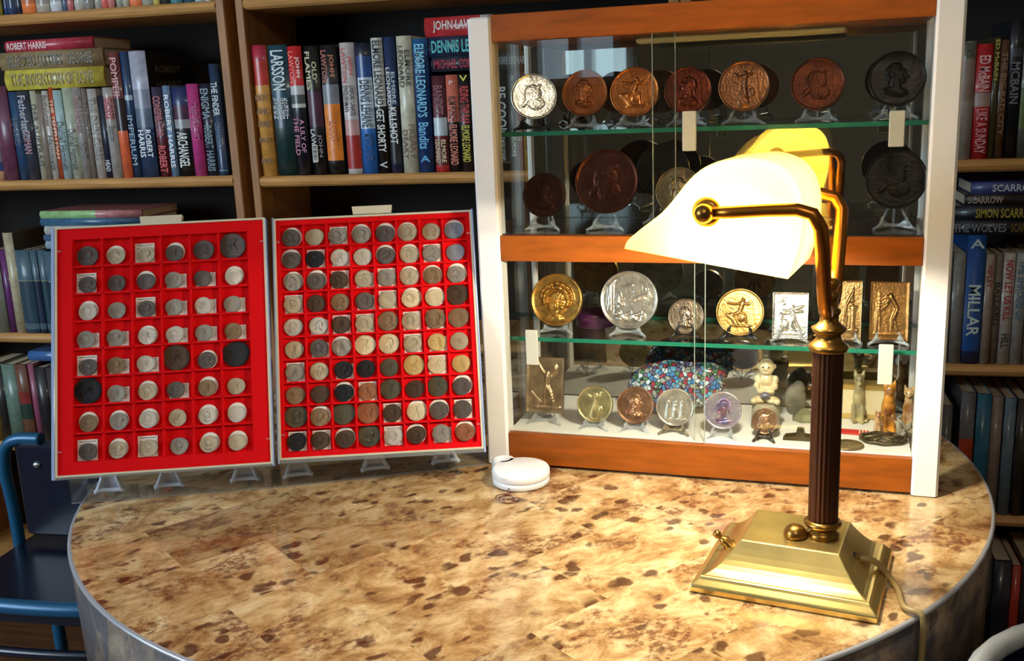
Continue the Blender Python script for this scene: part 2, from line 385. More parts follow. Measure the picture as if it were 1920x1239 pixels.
def flat_book(x0, x1, y0, y1, col, look, place, bands=None, texts=(), zb=None, d=.14, group=None, Y=YB + .014):
    # y0 top px, y1 bottom px at the left end; zb = exact resting height
    zb = ony((x0, y1), Y).z if zb is None else zb
    fx = lambda px, z: solve(lambda x: proj(x, Y, z)[0], -2.6, 1.5, px)
    a, b = fx(x0, zb), fx(x1, zb); L_ = b - a; cx_ = (a + b) / 2
    th = solve(lambda zz: proj(a, Y, zz)[1], zb, zb + .2, y0) - zb
    q, mats, p, bow = book_mesh(th, L_, d, col, bands)
    R = Matrix.Rotation(-math.pi / 2, 4, 'Y')               # height axis -> -x : the top of the spine at the left
    R = Matrix(((0, 0, -1, L_ / 2), (0, 1, 0, 0), (1, 0, 0, th / 2), (0, 0, 0, 1)))
    q.v = [tuple(R @ Vector(v)) for v in q.v]; p.v = [tuple(R @ Vector(v)) for v in p.v]
    o = q.build('book', mats); o.location = (cx_, Y, TZ + zb)
    tag(o, look + ', ' + place, 'book', group); p.build('page_block', m_page, o)
    for s_, tc, f0, f1 in texts:
        add_text(o, s_, tc, -L_ / 2 + L_ * (f0 + f1) / 2, th / 2, (f1 - f0) * L_, th * .62, 0, -bow - .0006)
    return zb + th
def c1(v): return v / 2.95
WH = (205, 200, 195)
# --- left bookcase, middle shelf
P1 = 'left bookcase middle shelf'
Lm = [(-20, 28, 480, (120, 118, 122), 'grey paperback with a peach foot', [(0, .8, (120, 118, 122)), (.8, .9, (40, 60, 110)), (.9, 1, (200, 150, 110))], []),
 (29, 110, 480, (104, 54, 78), 'plain mauve hardback', None, []),
 (111, 165, 510, (38, 72, 108), 'dark blue book', None, [('HARRIS', (20, 40, 70), .3, .6)]),
 (166, 228, 505, (52, 58, 74), 'navy book with grey script', None, [('Fatherland', (150, 150, 160), .05, .5), ('ROMAN', (160, 110, 120), .45, .7)]),
 (229, 262, 503, (188, 184, 162), 'cream book with dark capitals', None, [('DER AUFTRAG', (50, 50, 50), .15, .85)]),
 (263, 298, 520, (132, 118, 108), 'taupe spine without lettering', None, []),
 (299, 332, 503, (198, 192, 184), 'off white paperback with brown title', None, [('Bartholomew', (90, 60, 50), .05, .4), ('Hammett', (60, 60, 60), .5, .9)]),
 (333, 358, 485, (186, 76, 42), 'thin orange red paperback', None, [('THE TENTH MAN', (230, 190, 160), .1, .8)]),
 (359, 405, 500, (164, 190, 192), 'pale aqua paperback', None, [('Dashiell Hammett', (50, 60, 70), .35, .9)]),
 (406, 465, 487, (172, 178, 158), 'pale green grey paperback', None, [('Dashiell Hammett', (60, 60, 50), .45, .9)]),
 (466, 512, 485, (150, 142, 138), 'grey paperback with reddish title', None, [('Red Harvest', (130, 70, 70), .1, .5), ('NOVEL', (90, 90, 90), .6, .8)]),
 (513, 540, 490, (126, 114, 104), 'narrow brown grey paperback', None, [('The Glass Key', (60, 50, 50), .1, .6)]),
 (541, 590, 492, (184, 178, 172), 'light grey paperback with faint title', None, [('THE DAIN CURSE', (120, 116, 112), .1, .8)]),
 (591, 628, 530, (26, 34, 56), 'dark navy book', None, [('HEAD', (190, 190, 200), .78, .92)]),
 (629, 685, 485, (164, 158, 152), 'grey book with small red title', [(0, .1, (164, 158, 152)), (.1, .35, (172, 120, 118)), (.35, 1, (164, 158, 152))], [('SHORTS', (160, 30, 50), .12, .34), ('Stephen', (80, 80, 80), .42, .6)]),
 (686, 740, 292, (126, 60, 60), 'tall book banded maroon, black and orange', [(0, .36, (122, 60, 62)), (.36, .62, (38, 22, 30)), (.62, 1, (222, 102, 62))], [('POMPEII', (190, 130, 130), .04, .34)]),
 (741, 785, 287, (34, 64, 102), 'tall thin dark blue book with pale mark', [(0, .34, (34, 64, 102)), (.34, .38, (170, 190, 200)), (.38, 1, (30, 58, 92))], [('IMPERIUM', (120, 140, 160), .5, .9)]),
 (786, 878, 283, (30, 26, 24), 'thick tall lilac to blue book with dark cover', [(0, .3, (168, 170, 188)), (.3, .45, (128, 132, 150)), (.45, .6, (86, 98, 120)), (.6, 1, (42, 62, 96))], [('ROBERT', (220, 225, 230), .62, .84, 0, 2), ('HARRIS', (220, 225, 230), .62, .84, 1, 2)]),
 (890, 952, 482, (52, 40, 62), 'dark book with red lettering', [(0, .55, (50, 44, 70)), (.55, 1, (92, 26, 40))], [('CONSPIRATOR', (170, 60, 60), .1, .55), ('ROBERT', (200, 60, 60), .65, .95)]),
 (953, 992, 475, (112, 142, 172), 'narrow steel blue book with white lettering', None, [('ROBERT HARRIS', (225, 230, 235), .1, .9)]),
 (993, 1078, 482, (14, 16, 24), 'black book titled ARCHANGEL', [(0, .2, (32, 44, 96)), (.2, .36, (72, 30, 60)), (.36, .46, (150, 150, 150)), (.46, 1, (14, 16, 24))], [('ARCHANGEL', (215, 215, 210), .5, .9)]),
 (1085, 1148, 465, (188, 58, 128), 'bright magenta pink book', None, [('THE GHOST', (150, 40, 100), .2, .6)]),
 (1149, 1214, 465, (26, 36, 54), 'dark navy book with faint lettering', None, [('ENIGMA', (110, 130, 140), .05, .38), ('ROBERT HARRIS', (96, 120, 130), .45, .95)]),
 (1215, 1266, 355, (32, 56, 88), 'slate blue book titled THE FINDER', [(0, .95, (32, 56, 88)), (.95, .96, (120, 140, 160)), (.96, 1, (32, 56, 88))], [('THE FINDER', (200, 205, 205), .16, .46), ('COLIN HARRISON', (60, 90, 120), .52, .76)])]
for i, (a, b, yt, col, look, bands, tx) in enumerate(Lm):
    upright_book(c1(a), c1(b), c1(yt), SH['b'], col, look, ORD[i] + ' from left, ' + P1, bands, tx, group='books standing on the middle shelf of the left bookcase', cover=('ROBERT', (110, 98, 84), 'HARRIS') if i == 17 else None)
zt = ony((15, 172), YB + .014).z + .002
z1 = flat_book(15, 200, 133, 165, (200, 184, 72), 'yellow book lying flat', 'lowest of the stack of three on the middle shelf', None, [('THE INVENTION OF LOVE', (130, 110, 40), .06, .9)], zb=zt)
z1 = flat_book(4, 198, 100, 133, (142, 122, 86), 'tan hardback lying flat', 'between a yellow and a red book on the middle shelf', None, [('SELECTED LETTERS   GEORGE', (92, 78, 54), .08, .9)], zb=z1 + .0003)
flat_book(13, 177, 78, 98, (182, 52, 72), 'crimson book lettered ROBERT HARRIS lying flat', 'topmost of the stack on the middle shelf', None, [('ROBERT HARRIS', (225, 190, 190), .03, .48)], zb=z1 + .0003)
# --- left bookcase, top shelf (only the feet of the books are in view)
Lt = [(-30, 20, (110, 104, 40), 'olive'), (20, 45, (34, 54, 92), 'dark blue'), (45, 92, (36, 52, 84), 'navy'), (92, 130, (22, 28, 44), 'blackish blue'), (130, 205, (196, 106, 56), 'thick orange'), (206, 280, (150, 140, 128), 'grey beige'), (281, 345, (176, 178, 182), 'pale grey'), (346, 376, (70, 82, 104), 'blue grey'), (377, 410, (168, 96, 96), 'dull pink'), (411, 465, (160, 156, 150), 'light grey'), (466, 520, (118, 114, 108), 'mid grey'), (521, 565, (140, 134, 126), 'stone grey'), (566, 602, (184, 88, 82), 'coral'), (603, 640, (170, 110, 104), 'faded rose'), (641, 680, (132, 136, 122), 'sage grey'), (681, 715, (150, 146, 130), 'greenish cream'), (716, 785, (204, 108, 70), 'orange and white'), (786, 850, (136, 140, 126), 'grey green'), (851, 885, (178, 164, 88), 'mustard'), (886, 942, (36, 46, 42), 'black green'), (943, 1010, (70, 118, 128), 'teal'), (1011, 1075, (44, 76, 96), 'petrol blue'), (1076, 1130, (150, 176, 180), 'pale teal'), (1131, 1165, (196, 196, 192), 'white')]
for i, (a, b, col, look) in enumerate(Lt):
    upright_book(c1(a), c1(b), -190 - random.uniform(0, 70), SH['a'], col, look + ' spine', ORD[i] + ' from left on the left bookcase top shelf', [(0, .93, col), (.93, 1, tuple(min(255, int(v * 1.25)) for v in col))], (), group='books on the top shelf of the left bookcase')
# --- left bookcase, lower shelf
c8 = lambda v: v / 2.48
Ll = [(-40, 45, 275, (120, 122, 108), 'grey green hardback'), (46, 76, 270, (98, 42, 104), 'narrow purple book'), (77, 122, 190, (184, 172, 140), 'tall cream spined book'), (123, 190, 270, (36, 64, 82), 'thick teal blue bound volume'), (191, 222, 270, (28, 40, 70), 'dark blue bound volume'), (223, 262, 270, (32, 66, 76), 'blue green bound volume with banded head'), (263, 330, 275, (40, 60, 84), 'blue bound volume half behind the coin tray')]
for i, (a, b, yt, col, look) in enumerate(Ll):
    bands = [(0, .36, (70, 96, 112)), (.36, .37, (150, 150, 120)), (.37, .88, col), (.88, .95, (76, 100, 110)), (.95, 1, col)] if i > 2 else None
    upright_book(c8(a), c8(b), 360 + c8(yt), SH['c'], col if i != 2 else (60, 44, 30), look, ORD[i] + ' from left, left bookcase lower shelf', bands or [(0, 1, col)], (), group='books on the lower shelf of the left bookcase')
zt = ony((85, 470), YB + .014).z + .004; FL = [((150, 168, 178), 'pale blue'), ((70, 96, 130), 'slate blue'), ((182, 182, 178), 'white'), ((56, 98, 130), 'blue'), ((184, 120, 122), 'pink and green')]
zz = [470, 452, 440, 424, 410, 396]
for i, (col, look) in enumerate(FL):
    zt = flat_book([88, 84, 86, 78, 77][i], 268, zz[i + 1], zz[i], col, look + ' flat book', ORD[i] + ' from the bottom of the pile behind the coin trays', [(0, .55, (150, 190, 130)), (.55, 1, col)] if i == 4 else None, (), zb=zt + .0003)
# --- left bookcase, bottom shelf
Lb = [(-60, 20, 805, (112, 98, 40), 'olive gold book'), (22, 60, 805, (34, 34, 34), 'black book'), (61, 122, 800, (104, 130, 116), 'grey green book'), (123, 176, 800, (112, 70, 52), 'brown book with a red and green patch'), (177, 206, 800, (148, 78, 104), 'dusty pink book'), (207, 260, 815, (34, 34, 38), 'black book with faint capitals'), (261, 330, 815, (60, 52, 52), 'dark brown book')]  # the plain black book is added to fill a dark gap in the row
for i, (a, b, yt, col, look) in enumerate(Lb):
    upright_book(c8(a), c8(b), 360 + c8(yt), SH['d'], col, look, ORD[i] + ' from left, shelf by the blue chair', [(0, .35, col), (.35, .5, (140, 44, 40)), (.5, .7, (36, 60, 52)), (.7, 1, col)] if i == 3 else None, (), group='books on the bottom shelf by the blue chair')
flat_book(56, 130, 658, 676, (60, 104, 160), 'blue book lying flat', 'on top of the row behind the left coin tray', None, (), zb=ony((60, 676), YB + .014).z)
# --- middle bookcase
P2 = 'shelf left of cabinet'
zM = .3575
c2_ = lambda v: 440 + v / 2.95
BK = (14, 14, 18)
Mm = [(155, 236, 252, (210, 148, 70), 'red and golden yellow hardback', [(0, .12, (176, 42, 66)), (.12, .3, (190, 52, 44)), (.3, 1, (212, 152, 74))], [('KNOTS', (120, 80, 40), .37, .42, 0, 1, 1), ('AND', (120, 80, 40), .47, .52, 0, 1, 1), ('CROSSES', (120, 80, 40), .57, .62, 0, 1, 1), ('FIRST', (120, 80, 40), .7, .74, 0, 1, 1), ('ANGEL', (120, 80, 40), .86, .9, 0, 1, 1)]),
 (243, 346, 250, (24, 58, 68), 'thick dark teal hardback lettered in white', [(0, .4, (30, 72, 88)), (.4, .62, (20, 52, 66)), (.62, 1, (14, 50, 50))], [('LARSSON', (205, 215, 215), .04, .34), ('THE GIRL', (205, 215, 215), .40, .425, 0, 1, 1), ('WHO', (205, 215, 215), .43, .45, 0, 1, 1), ('KICKED THE', (215, 220, 220), .455, .485, 0, 1, 1), ('HORNETS\'', (215, 220, 220), .49, .525, 0, 1, 1), ('NEST', (215, 220, 220), .53, .56, 0, 1, 1)]),
 (352, 428, 257, BK, 'hardback with red head, white band and black foot', [(0, .3, (206, 34, 40)), (.3, .37, (190, 190, 188)), (.37, .44, (70, 80, 76)), (.44, .47, (190, 190, 180)), (.47, 1, (18, 20, 34))], [('JOHN', (240, 200, 190), .08, .24, 0, 2), ('LAWTON', (240, 120, 110), .04, .28, 1, 2), ('A LILY OF', (190, 120, 150), .56, .82, 0, 2), ('THE FIELD', (190, 120, 150), .54, .84, 1, 2)]),
 (437, 516, 255, (20, 18, 22), 'black hardback titled OLD FLAMES with a white sticker', [(0, .35, (18, 20, 18)), (.35, .62, (74, 32, 56)), (.62, 1, (16, 18, 22))], [('OLD', (190, 180, 130), .12, .26, 0, 2), ('FLAMES', (205, 200, 160), .04, .34, 1, 2), ('JOHN', (120, 110, 110), .68, .86, 0, 2), ('LAWTON', (205, 205, 205), .64, .9, 1, 2)]),
 (522, 611, 250, (22, 22, 34), 'hardback with a broad orange band', [(0, .3, (18, 18, 26)), (.3, .45, (120, 122, 130)), (.45, .89, (224, 126, 34)), (.89, 1, (12, 12, 16))], [('JOHN', (190, 100, 50), .07, .24, 0, 2), ('LAWTON', (180, 90, 60), .04, .28, 1, 2), ('BLACKOUT', (200, 110, 40), .58, .74)]),
 (628, 706, 237, (196, 188, 186), 'white hardback with a red flame at the foot', [(0, .58, (200, 192, 190)), (.58, .7, (196, 150, 146)), (.7, .96, (166, 36, 32)), (.96, 1, (200, 192, 190))], [('JOHN', (200, 60, 60), .1, .24, 0, 2), ('LAWTON', (200, 90, 90), .04, .3, 1, 2), ('UNFORTUNATE', (60, 50, 50), .32, .55, 0, 2), ('ENGLISHMAN', (60, 50, 50), .32, .52, 1, 2)]),
 (714, 794, 237, (26, 96, 176), 'blue hardback with a white label panel', [(0, .1, (14, 26, 44)), (.1, .26, (24, 70, 130)), (.26, .65, (188, 204, 218)), (.65, 1, (28, 102, 182))], [('DENNIS LEHANE', (40, 50, 60), .28, .64), ('MYSTIC RIVER', (20, 60, 110), .69, .9)]),
 (798, 862, 210, BK, 'white and black hardback titled GET SHORTY', [(0, .5, (205, 205, 200)), (.5, 1, (12, 12, 14))], [('ELMORE LEONARD', (14, 14, 14), .02, .49), ('GET SHORTY', (225, 225, 220), .52, .84), ('V', (200, 200, 200), .91, .96)]),
 (870, 932, 205, (18, 28, 50), 'dark blue hardback titled KILLSHOT', [(0, .5, (26, 50, 92)), (.5, .8, (14, 16, 24)), (.8, .92, (24, 26, 40)), (.92, 1, (16, 26, 60))], [('ELMORE', (170, 190, 200), .24, .5, 0, 2), ('LEONARD', (225, 225, 220), .22, .5, 1, 2), ('KILLSHOT', (230, 230, 225), .51, .78)]),
 (938, 1020, 200, (196, 194, 172), 'cream hardback titled FREAKY DEAKY', [(0, 1, (202, 200, 178))], [('ELMORE', (60, 56, 50), .1, .36, 0, 2), ('LEONARD', (60, 56, 50), .07, .37, 1, 2), ('FREAKY', (120, 90, 84), .64, .9, 0, 2), ('DEAKY', (120, 90, 84), .68, .9, 1, 2)]),
 (1024, 1106, 215, (22, 66, 120), 'deep blue hardback with cyan lettering', [(0, .12, (24, 84, 140)), (.12, 1, (20, 58, 112))], [("ELMORE LEONARD'S", (120, 200, 225), .04, .58), ('Bandits', (110, 180, 225), .62, .82), ('A', (90, 170, 225), .87, .92, 0, 1, 1)]),
 (1113, 1188, 420, (96, 42, 46), 'short maroon paperback with picture panel', [(0, .43, (92, 42, 52)), (.43, .62, (190, 204, 210)), (.62, .65, (110, 30, 30)), (.65, .93, (104, 44, 38)), (.93, 1, (190, 50, 50))], [('ELMORE', (220, 200, 160), .66, .9, 0, 2), ('LEONARD', (220, 200, 160), .66, .9, 1, 2), ('BANDITS', (140, 80, 90), .1, .4)]),
 (1190, 1256, 415, (30, 18, 20), 'short salmon and black paperback', [(0, .48, (212, 112, 92)), (.48, 1, (28, 20, 22))], [('RUM PUNCH', (60, 20, 20), .22, .47), ('ELMORE LEONARD', (222, 130, 110), .51, .93), ('P', (235, 210, 200), .06, .1, 0, 1, 1)]),
 (1258, 1332, 412, (18, 18, 20), 'short black paperback with yellow lettering', None, [('RIDING THE RAP', (200, 60, 60), .12, .5), ('ELMORE LEONARD', (206, 196, 70), .52, .9), ('V', (220, 220, 80), .01, .07, 0, 1, 1)]),
 (1333, 1450, 415, (60, 50, 48), 'short brown paperback behind the white post', None, []),
 (1452, 1534, 392, (22, 24, 26), 'black paperback titled BE COOL behind glass', None, [('BE COOL', (210, 212, 212), .16, .62), ('ELMORE LEONARD', (190, 196, 192), .66, .9)]),
 (1535, 1572, 390, (26, 28, 32), 'thin black paperback seen through the glass', None, [('PRONTO', (150, 160, 160), .05, .25), ('ELMORE', (200, 205, 200), .66, .86)]),
 (1573, 1604, 395, (120, 40, 36), 'thin dark red paperback behind glass', [(0, .25, (60, 60, 60)), (.25, 1, (124, 44, 38))], [('SWAG', (210, 190, 150), .5, .7)]),
 (1605, 1640, 395, (110, 98, 40), 'thin olive paperback seen through the glass', [(0, .5, (92, 60, 44)), (.5, 1, (150, 128, 50))], [('LEONARD', (60, 40, 20), .6, .8)])]
for i, (a, b, yt, col, look, bands, tx) in enumerate(Mm):
    o = upright_book(c2_(a), c2_(b), yt / 2.95, zM, col, look, ORD[i] + ' from left, ' + P2, bands, tx, group='thrillers on the shelf left of the cabinet')
    if i == 3:
        st = MB().box(-.011, .001, -.0085, -.0065, .028, .062).build('price_sticker', mat('sticker_white', S(210, 205, 200), .6), o)
        for k in range(9): MB().box(-.0095, -.0005, -.0089, -.0085, .031 + k * .0033, .0322 + k * .0033 + (k % 3) * .0006).build('barcode_line', mat('sticker_ink', S(30, 30, 30), .6), st)
z_ = ony((811, 137), YB + .014).z
za = flat_book(811, 925, 108, 138, (38, 40, 52), 'dark book with a crimson title lying flat', 'lowest of three left of the white post', [(0, 1, (40, 42, 54))], [('MICHAEL CONNELLY', (176, 28, 60), .05, .95)], zb=z_ + .002)
zb_ = flat_book(806, 925, 70, 107, (20, 34, 60), 'navy book with turquoise letters lying flat', 'middle of three left of the white post', None, [('DENNIS LEHANE', (80, 190, 196), .05, .98)], zb=za + .0003)
flat_book(798, 925, 34, 66, (176, 36, 40), 'red and white book lying flat', 'topmost of three left of the white post', [(0, .82, (178, 38, 42)), (.82, 1, (190, 180, 176))], [('JOHN LAWTON', (225, 215, 212), .13, .95)], zb=zb_ + .0003)
flat_book(926, 992, 98, 130, (44, 46, 50), 'grey book lying flat', 'on the paperbacks seen through the cabinet glass', None, [('ELMORE LEONARD', (150, 154, 156), .02, .98)], zb=ony((950, 131), YB + .014).z + .001)
# --- right bookcase
c5 = lambda v: 1700 + v / 2
P3 = 'on the upper right shelf'
R1 = [(130, 186, 150, (70, 62, 58), 'brown grey paperback half behind the post', None, []),
 (187, 236, 155, (132, 122, 112), 'grey paperback with a brown patch', [(0, .15, (100, 100, 90)), (.15, .5, (140, 120, 110)), (.5, 1, (150, 140, 132))], [('STARK', (70, 70, 60), .02, .14)]),
 (237, 300, 165, (176, 30, 36), 'bright red paperback with white lettering', [(0, .42, (180, 32, 38)), (.42, .54, (170, 150, 146)), (.54, 1, (178, 30, 36))], [('ED McBAIN', (220, 180, 180), .1, .41), ('LIKE A SUNDAY', (220, 160, 160), .56, .95)]),
 (301, 325, 140, (64, 60, 30), 'narrow olive paperback', None, [('ED McBAIN', (180, 170, 80), .02, .35)]),
 (326, 358, 150, (92, 60, 40), 'brown paperback', None, [('THE BIG BAD CITY', (140, 110, 80), .1, .8)]),
 (359, 410, 75, (20, 22, 30), 'tall black book', [(0, .2, (26, 28, 36)), (.2, .26, (60, 64, 72)), (.26, 1, (18, 20, 26))], [('MCBAIN', (110, 116, 124), .3, .6)]),
 (411, 470, 150, (90, 92, 70), 'grey green book at the picture edge', [(0, .4, (120, 120, 116)), (.4, .75, (90, 100, 36)), (.75, 1, (80, 84, 76))], [])]
for i, (a, b, yt, col, look, bands, tx) in enumerate(R1):
    upright_book(c5(a), c5(b), yt / 2, .359, col, look, ORD[i] + ' from left, ' + P3, bands, tx, group='paperbacks right of the cabinet')
P4 = 'on the blue book shelf at right'
R2 = [(1750, 1776, 474, (120, 116, 110), 'grey book behind the white post', [], None), (1777, 1800, 475, (136, 134, 128), 'pale grey book', [], None),
 (1801, 1835, 441, (26, 78, 150), 'tall royal blue book titled MILLAR', [('MILLAR', (205, 225, 225), .38, .78), ('A', (180, 200, 210), .03, .1, 0, 1, 1)], [(0, .9, (26, 78, 150)), (.9, 1, (30, 44, 80))]),
 (1836, 1852, 477, (158, 140, 126), 'narrow tan paperback', [('RIPLEY', (150, 70, 60), .1, .3)], None), (1853, 1868, 477, (118, 108, 96), 'narrow grey brown paperback', [('BALLARD', (50, 46, 40), .1, .8)], None),
 (1869, 1891, 475, (182, 174, 168), 'off white paperback with red lettering', [('NOW LET US KILL', (170, 50, 60), .06, .6), ('HILL', (60, 60, 60), .72, .85)], None), (1892, 1914, 475, (160, 160, 158), 'light grey paperback with blue lettering', [('THE SHROUD OF', (80, 120, 150), .06, .6)], None), (1915, 1945, 476, (116, 96, 82), 'brown paperback at the picture edge', [], None)]
for i, (a, b, yt, col, look, tx, bands) in enumerate(R2):
    upright_book(a, b, yt, -.020, col, look, ORD[i] + ' from left, ' + P4, bands, tx, group='books right of the cabinet at lamp height')
zt = ony((1815, 441), YB + .014).z + .001
for i, (x0, y0, y1, col, look, tx) in enumerate([(1786, 414, 440, (30, 30, 36), 'black book with grey capitals', [('THE WOLVES', (120, 126, 134), .0, .6), ('SCARROW', (110, 90, 30), .65, .98)]), (1786, 386, 414, (24, 26, 36), 'black book with yellow lettering', [('SIMON SCARROW', (164, 150, 50), .25, .95)]), (1808, 364, 386, (34, 26, 26), 'dark brown book', [('SCARROW', (170, 160, 150), .04, .5)]), (1820, 342, 363, (62, 70, 128), 'violet blue book', [('SCARROW', (190, 200, 220), .3, .98)])]):
    zt = flat_book(x0, 1952, y0, y1, col, look + ' lying flat', ORD[i] + ' from bottom of the pile at right', None, tx, zb=zt + .0003)
R3 = [(1757, 1775, 760, (88, 88, 86), 'dark grey book behind the table'), (1789, 1816, 735, (108, 108, 112), 'grey book with an orange foot'), (1818, 1845, 738, (40, 104, 132), 'teal blue book with green marks'), (1846, 1867, 744, (140, 122, 114), 'pinkish grey book'), (1869, 1890, 746, (104, 124, 140), 'blue grey book'), (1892, 1915, 748, (50, 44, 38), 'dark brown book'), (1916, 1945, 748, (38, 34, 30), 'black brown book')]
for i, (a, b, yt, col, look) in enumerate(R3):
    upright_book(a, b, yt, -.318, col, look, ORD[i] + ' from left beyond the table edge', [(0, .38, col), (.38, .95, (178, 62, 30)), (.95, 1, col)] if i == 1 else None, (), group='books on the low shelf beyond the table edge')
R4 = [(1740, 1775, 1030, (30, 26, 26), 'black'), (1776, 1800, 1040, (74, 34, 30), 'dull red'), (1801, 1850, 1045, (24, 24, 30), 'wide black'), (1851, 1884, 1050, (30, 34, 46), 'midnight blue'), (1885, 1902, 1060, (172, 52, 34), 'orange red'), (1903, 1935, 1050, (40, 36, 36), 'charcoal')]
for i, (a, b, yt, col, look) in enumerate(R4):
    upright_book(a, b, yt, -.62, col, look + ' book', ORD[i] + ' from left on the lowest shelf at the right', None, (), group='books on the lowest shelf at the right')
# ------------------------------------------------------------------ relief work for medals, plaques and coins
def cap(x0, y0, x1, y1, r0, r1, h): return ('c', x0, y0, x1, y1, r0, r1, h)
def ell(x, y, rx, ry, h, a=0): return ('e', x, y, rx, ry, h, a)
def ring_text(rad=.84, n=22, gap=(200, 340), h=.10, s=.035):
    o = []
    for k in range(n):
        a = 360 * k / n
        if gap[0] < a < gap[1]: continue
        a = math.radians(a); x, y = rad * math.cos(a), rad * math.sin(a)
        o.append(cap(x - s * math.cos(a), y - s * math.sin(a), x + s * math.cos(a), y + s * math.sin(a), .018, .024, h))
    return o
def profile(sgn=1, bust=True, sc_=1.0):
    o = [ell(-.04, .22, .29, .31, .5), ell(.1, .12, .2, .26, .45), cap(.27, .22, .37, .06, .03, .05, .4), ell(.27, -.03, .07, .05, .4), ell(.2, -.13, .11, .07, .42), ell(.25, .3, .06, .1, .4),
         cap(-.06, 0, -.02, -.38, .17, .2, .42), ell(-.1, .1, .05, .08, .6)]
    for k in range(9):
        a = math.radians(60 + k * 19); o.append(ell(-.06 + .28 * math.cos(a), .24 + .29 * math.sin(a), .09, .07, .55, a))
    o.append(cap(-.3, .05, -.34, -.2, .07, .03, .45))
    if bust: o += [ell(-.05, -.52, .46, .2, .45, -.15), cap(-.4, -.5, .32, -.62, .07, .05, .6), cap(-.3, -.38, .2, -.5, .05, .04, .55)]
    o = [tuple([b[0]] + [v * (sgn if (i in ((0, 2) if b[0] == 'c' else (0,))) else 1) for i, v in enumerate(b[1:])]) for b in o]
    return o + ring_text()
def figure(j, h=.45, hr=.075):      # j: dict of joints
    o = [ell(*j['head'], hr, hr * 1.2, h)]
    g = lambda a, b, r0, r1: o.append(cap(*j[a], *j[b], r0, r1, h)) if a in j and b in j else None
    g('neck', 'hip', .11, .09); g('head', 'neck', .04, .05)
    for s in 'lr':
        g('neck', 'e' + s, .055, .045); g('e' + s, 'h' + s, .042, .03)
        g('hip', 'k' + s, .085, .055); g('k' + s, 'f' + s, .055, .03)
    return o
